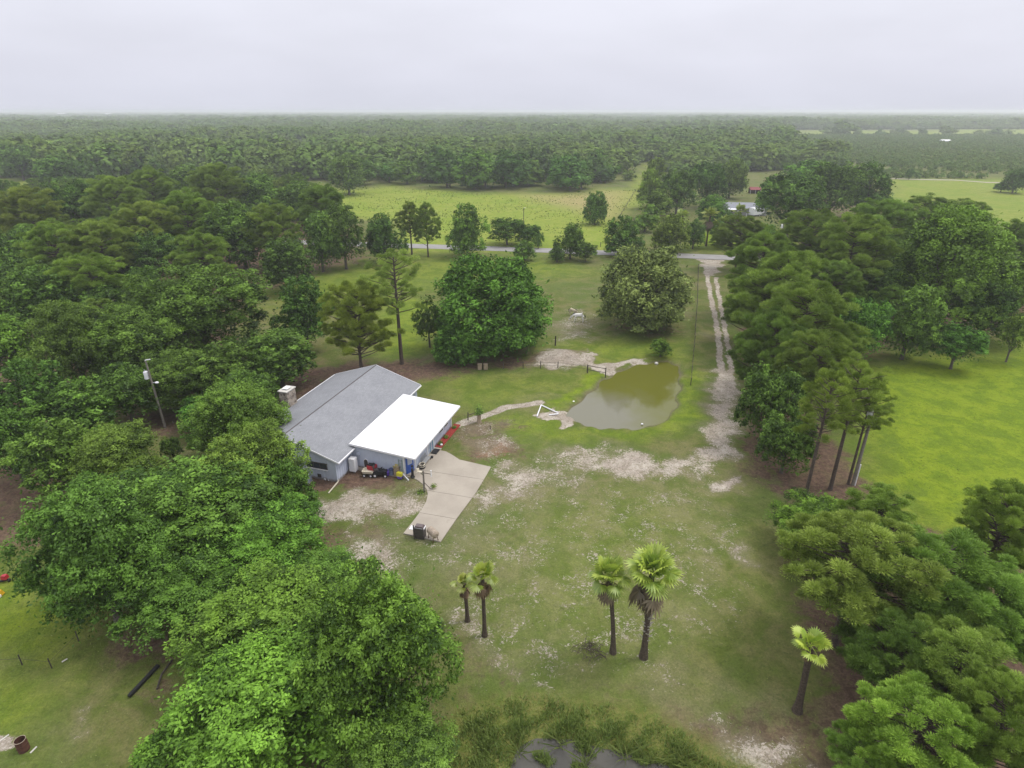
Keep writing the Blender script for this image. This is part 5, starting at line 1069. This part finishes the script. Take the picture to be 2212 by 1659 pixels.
# ------------------------------------------------------------------ fan palms
def palm(base, top_px, crown_px, label, nf, droop=.35, skirt=1.0, seed=0, lean=(0, 0), tr=.16, group='palms', tint=(1, 1, 1), cpx=None, wrapped=False):
    P = at(*base); h = 6.0
    if cpx:                                       # crown centre pixel: lean the trunk so that the head sits there
        for _ in range(3):
            h = height_for(P, cpx[1]); q = at(cpx[0], cpx[1], h); lean = (np.clip(q.x - P.x, -1.6, 1.6), 0)
    else: h = height_for(P, top_px)
    fw = proj((P.x, P.y, h))[2]; R0 = crown_px * fw / FPX / 2; g = np.random.default_rng(seed)
    root = empty('palm_tree', P, label, 'palm', group)
    C = np.array([lean[0], lean[1], h]); o = MB()
    zz = np.linspace(0, 1, 9); o.tube([(lean[0] * t ** 1.5, lean[1] * t ** 1.5, h * t - .1) for t in zz], [tr * (1 + .9 * math.exp(-t * 9)) * (1.25 if .5 < t < .63 and wrapped else 1) for t in zz], 9); o.build('trunk', M_PBARK, root)
    if wrapped:
        o = MB(); g2 = np.random.default_rng(9)
        for k in range(26):
            t = g2.uniform(.22, .5); a = g2.uniform(0, 6.28); p = np.array([lean[0] * t ** 1.5 + math.cos(a) * tr, math.sin(a) * tr, h * t]); o.tube([p, p + np.array([math.cos(a) * .25, math.sin(a) * .25, .25])], [.06, .02], 5)
        o.build('frond_stubs', M_TWIG, root)
    def fronds(n, el0, el1, L, rad, mat, name, dr, seg=16, C=C):
        pts, vv = [], []
        for k in range(n):
            az = k * 2.399 + g.normal() * .25; el = el0 + (el1 - el0) * ((k + .5) / n) + g.normal() * .16
            d = np.array([math.cos(az) * math.cos(el), math.sin(az) * math.cos(el), math.sin(el)]); side = np.array([-math.sin(az), math.cos(az), 0]); up = np.cross(d, side) * -1
            if up[2] < 0: up = -up
            pl_ = L * g.uniform(.65, 1.2); hub = C + d * pl_ - np.array([0, 0, dr * pl_ * .4]); v0 = np.clip(.5 + g.normal() * .2, 0, 1)
            pts.append([C, C + side * .03, hub, hub - side * .03]); vv.append(v0)
            for s_ in range(seg):
                a = -2.0 + 4.0 * (s_ + .5) / seg; rr = rad * (1 - .12 * abs(a)) * g.uniform(.88, 1.08); e = d * math.cos(a) + side * math.sin(a); e = e + np.array([0, 0, -dr * .45]) ; e /= np.linalg.norm(e); wv_ = np.cross(e, up); wv_ /= np.linalg.norm(wv_) + 1e-9; hw = rad * .085
                mid = hub + e * rr * .6; tip = hub + e * rr - np.array([0, 0, dr * rr * .35 * g.uniform(.5, 1.5)])
                pts.append([hub, mid + wv_ * hw + up * .03, tip, mid - wv_ * hw]); vv.append(np.clip(v0 + g.normal() * .12, 0, 1))
        co = np.array(pts).reshape(-1, 3); m_ = np_mesh(name, co, len(pts), mat, {'v': np.repeat(np.array(vv), 4)}); o = bpy.data.objects.new(name, m_); COL.objects.link(o); o.parent = root; o.color = (*tint, 1); return o
    fronds(int(nf * .72), 1.35, -.35, R0 * .62, R0 * .56, M_PALM, 'crown', droop)
    fronds(max(5, nf // 3), 1.35, .45, R0 * .34, R0 * .5, M_PALM, 'inner_fronds', droop * .6)
    if skirt > 0: fronds(int(nf * 1.3) + 8, -.80, -1.45, R0 * .50 * skirt, R0 * .50 * skirt, M_DEAD, 'dead_frond_skirt', .95, 9, C - np.array([0, 0, R0 * .28]))
    return root
palm((1010, 1342), 1256, 52, 'shortest palm, behind the slim palm beside the foreground oaks', 12, seed=1, tr=.14, cpx=(1003, 1258), tint=(1, .92, .9))
palm((1047, 1374), 1240, 72, 'slim palm with yellow green head right of the shortest palm', 15, seed=2, tr=.14, cpx=(1042, 1243), tint=(1, 1, .8))
palm((1324, 1409), 1245, 92, 'tall slim palm left of the largest palm', 30, seed=3, tr=.15, cpx=(1315, 1240), tint=(.86, 1.0, .9))
palm((1390, 1419), 1240, 118, 'largest palm with big skirt of dead fronds and stubby trunk', 36, seed=4, tr=.19, cpx=(1409, 1232), skirt=1.15, wrapped=True, tint=(.88, 1, .95))
palm((1722, 1535), 1395, 86, 'lone palm with few fronds at the edge of the right pines', 17, seed=5, tr=.2, cpx=(1752, 1395), skirt=.55, tint=(1, 1.02, .8), droop=.25)
for k, (bs_, cp_, cw, lb) in enumerate((((1525, 532), (1535, 463), 40, 'tall palm with brown skirt on the far side of the road'), ((1563, 528), (1567, 478), 32, 'shorter palm right of the tall far palm'), ((1600, 503), (1600, 456), 36, 'brown skirted palm in front of the neighbouring grey roof'), ((1474, 515), (1475, 466), 36, 'green palm left of the tall far palm'))):
    palm(bs_, 0, cw, lb, 22, seed=20 + k, tr=.22, cpx=cp_, skirt=1.2, tint=(.75, .75, .8))

# ------------------------------------------------------------------ marsh reeds and grass tufts
def blades(name, x, y, z, h, wdt, lean, mat, label, cat, seed):
    g = np.random.default_rng(seed); n = len(x); a = g.random(n) * 6.28; b = np.stack([np.cos(a), np.sin(a), np.zeros(n)], -1) * wdt[:, None]
    la = g.random(n) * 6.28; L = np.stack([np.cos(la) * lean * h, np.sin(la) * lean * h, h], -1); p = np.stack([x, y, z], -1)
    co = np.stack([p - b, p + b, p + L * .6 + b * .7 + np.array([0, 0, .1]) * h[:, None], p + L], 1).reshape(-1, 3)
    v = np.clip(.5 + g.normal(size=n) * .22, 0, 1); m_ = np_mesh(name, co, n, mat, {'v': np.repeat(v, 4)}); o = bpy.data.objects.new(name, m_); COL.objects.link(o); tag(o, label, cat, None, 'stuff'); return o
g = np.random.default_rng(51); RP = gpts([(985, 1530), (1100, 1508), (1190, 1498), (1250, 1514), (1400, 1540), (1480, 1580), (1640, 1665), (1660, 1760), (930, 1760), (960, 1600)]); lo, hi = RP.min(0), RP.max(0)
x = g.uniform(lo[0], hi[0], 90000); y = g.uniform(lo[1], hi[1], 90000); cl_ = np.sin(x * 2.1 + 1.7 * np.sin(y * 1.3)) * np.cos(y * 1.9 + np.sin(x * 1.1)); dm = sdf(MARSH, x, y)
ok = (sdf(RP, x, y) < .3 * cl_) & (dm > np.where(cl_ > .42, -3.2, -.45 + .35 * cl_)) & (g.random(len(x)) < (.42 + .4 * cl_) * ss(-sdf(RP, x, y), -.3, 2.2)); x, y, dm, cl_ = x[ok], y[ok], dm[ok], cl_[ok]
h = g.uniform(.12, .46, len(x)) * (1 + .4 * cl_) * (1 - .5 * ss(dm, 1.5, 5)); blades('marsh_reeds', x, y, np.maximum(-.9 * (1 - ss(dm, -1.6, .5)) - .06, -.40), h, g.uniform(.02, .045, len(x)), g.uniform(.2, .8, len(x)), M_REED, 'dense olive reeds around the dark water at the bottom edge', 'reeds', 52)
x, y = [], []
for px_, py_, nb in ((1352, 1625, 26), (1268, 1642, 22), (1462, 1640, 30), (1495, 1655, 24), (1120, 1620, 22), (1215, 1605, 18), (1410, 1640, 20)):
    q = at(px_, py_); x += list(g.normal(q.x, .14, nb)); y += list(g.normal(q.y, .14, nb))
x, y = np.array(x), np.array(y); blades('tall_dry_reeds', x, y, np.full(len(x), -.4), g.uniform(.9, 1.7, len(x)), np.full(len(x), .022), g.uniform(.3, 1.3, len(x)), M_REED, 'long pale dry reeds bending over the dark water', 'reeds', 53)
# rough tufts over lawn, pasture and field
x = g.uniform(-45, 75, 110000); y = 14 + 160 * g.random(110000) ** 1.3; w_m = sdf(np.array([tuple(p) for p in drive]), x, y)
rd_ = ldist([tuple(p) for p in gpts([(1530, 570), (1546, 690), (1566, 760), (1575, 830), (1570, 960), (1450, 1010), (1200, 1000), (1060, 1060)])], x, y)
hl = np.stack([(x - HO.x) * .289 + (y - HO.y) * .957, (x - HO.x) * -.957 + (y - HO.y) * .289]); hin = (hl[0] > -.3) & (hl[0] < 20.6) & (hl[1] > -7.6) & (hl[1] < 13)
cl_ = np.sin(x * .5 + 1.3 * np.sin(y * .31)) * np.cos(y * .43 + np.sin(x * .37)); road_d = ldist([tuple((r2 + dl * 400).xy), tuple(r2.xy), tuple((r3 + dr * 300).xy)], x, y)
ok = (w_m > .3) & (rd_ > 1.6) & ~hin & (sdf(POND, x, y) > .4) & (dmarsh > .2 if (dmarsh := sdf(MARSH, x, y)) is not None else True) & (road_d > 4) & (g.random(len(x)) < .45 + .4 * cl_); x, y = x[ok], y[ok]
blades('grass_tufts', x, y, np.full(len(x), -.06), g.uniform(.06, .17, len(x)), g.uniform(.02, .06, len(x)), g.uniform(.6, 1.6, len(x)), M_TUFT, 'short rough grass and weeds over the yard and pasture', 'grass', 54)
fp = OPEN['field']; lo, hi = fp.min(0), fp.max(0); x = g.uniform(lo[0], hi[0], 60000); y = g.uniform(lo[1], hi[1], 60000); cl_ = np.sin(x * .12 + 1.5 * np.sin(y * .07)) * np.cos(y * .16)
ok = (sdf(fp, x, y) < -2) & (g.random(len(x)) < .35 + .4 * cl_) & (ldist([tuple((r2 + dl * 400).xy), tuple(r2.xy), tuple((r3 + dr * 300).xy)], x, y) > 26); x, y = x[ok], y[ok]
blades('field_weeds', x, y, np.full(len(x), -.05), g.uniform(.2, .55, len(x)), g.uniform(.1, .25, len(x)), g.uniform(.2, .7, len(x)), M_TUFT, 'tall weeds dotting the yellow green field beyond the road', 'weeds', 55)

# ------------------------------------------------------------------ horses
def skin_body(name, verts, edges, radii, mat, parent, rootv=0, lev=2):
    m_ = bpy.data.meshes.new(name); m_.from_pydata(verts, edges, []); o = bpy.data.objects.new(name, m_); COL.objects.link(o); o.parent = parent
    md_ = o.modifiers.new('skin', 'SKIN'); md_.use_smooth_shade = True
    for i, r in enumerate(radii): sv = m_.skin_vertices[0].data[i]; sv.radius = r if hasattr(r, '__len__') else (r, r); sv.use_root = i == rootv
    sb_ = o.modifiers.new('sub', 'SUBSURF'); sb_.levels = lev; sb_.render_levels = lev; m_.materials.append(mat); return o
def horsemat(base, patch, amt):
    m, t, o = newmat('horse_coat'); b = N(t, 'ShaderNodeBsdfPrincipled'); v = objcoord(t); t.links.new(mixc(t, sstep(t, noise(t, v, 1.3, 2), amt, amt + .06), base, patch), b.inputs['Base Color']); b.inputs['Roughness'].default_value = .8; t.links.new(b.outputs[0], o.inputs[0]); return m
def horse(P, rz, s, mat, dark, label, graze=True):
    root = empty('horse', P, label, 'horse', None, rz); root.scale = (s, s, s)
    V = [(-.62, 0, 1.16), (-.25, 0, 1.10), (.2, 0, 1.08), (.55, 0, 1.16), (.85, 0, 1.25 if not graze else 1.08), (1.12, 0, 1.5 if not graze else .78), (1.22, 0, 1.6 if not graze else .58), (1.45, 0, 1.42 if not graze else .36), (1.58, 0, 1.32 if not graze else .18)]
    Rr = [(.25, .27), (.27, .31), (.27, .31), (.23, .28), (.15, .22), (.11, .16), (.11, .14), (.075, .09), (.06, .065)]; E_ = [(i, i + 1) for i in range(8)]
    for sy in (-1, 1):
        i = len(V); V += [(-.62, .15 * sy, .92), (-.5, .17 * sy, .72), (-.74, .17 * sy, .46), (-.68, .17 * sy, .12), (-.62, .17 * sy, .02)]; Rr += [.15, .12, .065, .045, .06]; E_ += [(0, i), (i, i + 1), (i + 1, i + 2), (i + 2, i + 3), (i + 3, i + 4)]
        i = len(V); fx_ = .1 * sy; V += [(.52, .14 * sy, .88), (.52 + fx_, .15 * sy, .52), (.54 + fx_, .15 * sy, .14), (.58 + fx_, .15 * sy, .02)]; Rr += [.12, .07, .045, .06]; E_ += [(3, i), (i, i + 1), (i + 1, i + 2), (i + 2, i + 3)]
    skin_body('body', V, E_, Rr, mat, root, 1)
    o = MB(); o.tube([(-.84, 0, 1.22), (-.98, 0, 1.0), (-.95, 0, .5)], [.04, .09, .03], 7); o.build('tail', dark, root)
    o = MB(); o.tube([(.5, 0, 1.42), (.85, .03, 1.28 if graze else 1.5), (1.12, .03, .93 if graze else 1.7), (1.24, 0, .74 if graze else 1.78)], [.03, .075, .07, .03], 6); o.build('mane', dark, root)
    for sy in (-1, 1): o = MB(); o.tube([(1.2, sy * .08, .68 if graze else 1.72), (1.16, sy * .12, .82 if graze else 1.86)], [.04, .01], 5); o.build('ear', dark, root)
    o = MB(); o.tube([(1.3, 0, .5 if graze else 1.54), (1.42, 0, .41 if graze else 1.46)], [.1, .085], 8); o.build('face_patch', dark, root); return root
M_DARKHAIR = simple('dark_hair', (.03, .028, .028), .8)
horse(at(1250, 695), R(165), 1.2, horsemat((.80, .78, .74), (.16, .14, .13), .66), M_DARKHAIR, 'white horse with dark mane grazing in the pasture')
horse(at(1237, 681), R(-40), .95, horsemat((.45, .38, .27), (.55, .48, .36), .45), M_DARKHAIR, 'smaller cream tan horse behind the white horse')

# ------------------------------------------------------------------ the neighbours' buildings
P = at(1605, 462); h2 = empty('neighbour_house', P, 'low neighbouring house with grey roof beyond the far palms', 'house', rz=-.12)
o = MB(); o.box((0, 0, 1.3), (15.2, 7.6, 2.6)); o.prof([(-3.8, 2.6), (3.8, 2.6), (0, 3.9)], -7.6, 7.6); o.build('wall', simple('grey_wall', (.36, .36, .36)), h2)
o = MB(); o.prof([(-4.5, 2.5), (0, 4.1), (0, 4.25), (-4.5, 2.65)], -8.2, 8.2); o.prof([(4.5, 2.5), (4.5, 2.65), (.01, 4.25), (.01, 4.1)], -8.2, 8.2); o.build('roof', simple('grey_roof', (.25, .26, .29), .8), h2)
o = MB(); o.prof([(-6.4, 2.3), (-4.4, 2.5), (-4.4, 2.6), (-6.4, 2.4)], -7, -1); o.build('porch_roof', M_WHITE, h2)
for x in (-6.8, -3.5, -.2): o = MB(); o.box((x, -6.2, 1.1), (.18, .18, 2.2)); o.build('porch_post', M_WHITE, h2)
for x in (-5, -2, 3, 5.5):
    o = MB(); o.box((x, -3.83, 1.5), (1.2, .06, 1.0)); wn = o.build('window', M_WHITE, h2); o = MB(); o.box((x, -3.87, 1.5), (1.0, .04, .8)); o.build('pane', M_GLASS, wn)
P = at(1635, 466); tr_ = empty('white_trailer', P, 'rounded white trailer parked beside the neighbouring grey roofed house', 'trailer', rz=.5)
o = MB(); o.prof([(-1.3, .55), (1.3, .55), (1.3, 2.5), (1.0, 3.0), (-1.0, 3.0), (-1.3, 2.5)], -3.2, 3.2); o.build('body', M_WHITE, tr_); o = MB(); o.box((3.9, 0, .6), (1.5, .2, .15)); o.box((4.3, 0, .4), (.3, .3, .5)); o.build('hitch', M_GREYM, tr_)
for sy in (-1, 1):
    wheel(tr_, (-.4, sy * 1.25, .35), .35, .22, 'y'); o = MB(); o.box((.9, sy * 1.32, 1.8), (1.1, .05, .7)); o.build('window', M_GLASS, tr_)
P = at(1629, 418); sh = empty('red_roofed_shed', P, 'small open shed with a red roof at the forest edge', 'shed', rz=-.1); sh.scale = (.62, .62, .75)
o = MB(); o.prof([(-3.2, 2.4), (0, 3.9), (0, 4.0), (-3.2, 2.52)], -4, 4); o.prof([(3.2, 2.4), (3.2, 2.52), (.01, 4.0), (.01, 3.9)], -4, 4); o.build('roof', simple('red_metal_roof', (.22, .03, .035), .6), sh)
o = MB(); o.box((0, 2.9, 1.2), (7.6, .12, 2.4)); o.box((3.75, 0, 1.2), (.12, 5.7, 2.4)); o.build('wall', simple('dark_boards', (.09, .055, .05)), sh)
for x in (-3.7, 0, 3.6): o = MB(); o.box((x, -2.9, 1.2), (.2, .2, 2.4)); o.build('post', M_WHITE, sh)
def barn(P, L, W, H_, label, rz=0.0, wall=M_WHITE):
    b = empty('white_barn', P, label, 'barn', 'distant pale roofs', rz); o = MB(); o.box((0, 0, H_ * .35), (L, W, H_ * .7)); o.build('wall', wall, b)
    o = MB(); o.prof([(-W * .53, H_ * .68), (0, H_), (0, H_ + .3), (-W * .53, H_ * .68 + .3)], -L * .51, L * .51); o.prof([(W * .53, H_ * .68), (W * .53, H_ * .68 + .3), (.01, H_ + .3), (.01, H_)], -L * .51, L * .51); o.build('roof', M_WHITE, b); o = MB(); o.box((-L * .2, -W * .502, H_ * .25), (L * .2, .15, H_ * .5)); o.build('door', M_DGREY, b)
barn(at(2040, 310), 11, 6, 4.2, 'long white roofed barn standing in the grove at the right')
barn(at(135, 252), 42, 22, 22, 'leftmost pale roof at the horizon on the left', .1); barn(at(172, 252), 36, 20, 21, 'middle pale roof at the horizon on the left'); barn(at(236, 252), 40, 20, 21, 'right pale roof at the horizon on the left', -.1)

# ------------------------------------------------------------------ haze: one closed box of even air
hz = MB(); hz.box((0, 7000, 18.6), (30000, 17000, 43.2)); hzm, t_, o_ = newmat('haze_air'); pv = N(t_, 'ShaderNodeVolumePrincipled'); pv.inputs['Color'].default_value = (.90, .92, .99, 1); pv.inputs['Density'].default_value = 0.0003; pv.inputs['Anisotropy'].default_value = 0.3
t_.links.new(pv.outputs[0], o_.inputs['Volume']); tag(hz.build('haze', hzm), 'pale even haze over the far forest', 'haze', None, 'stuff')
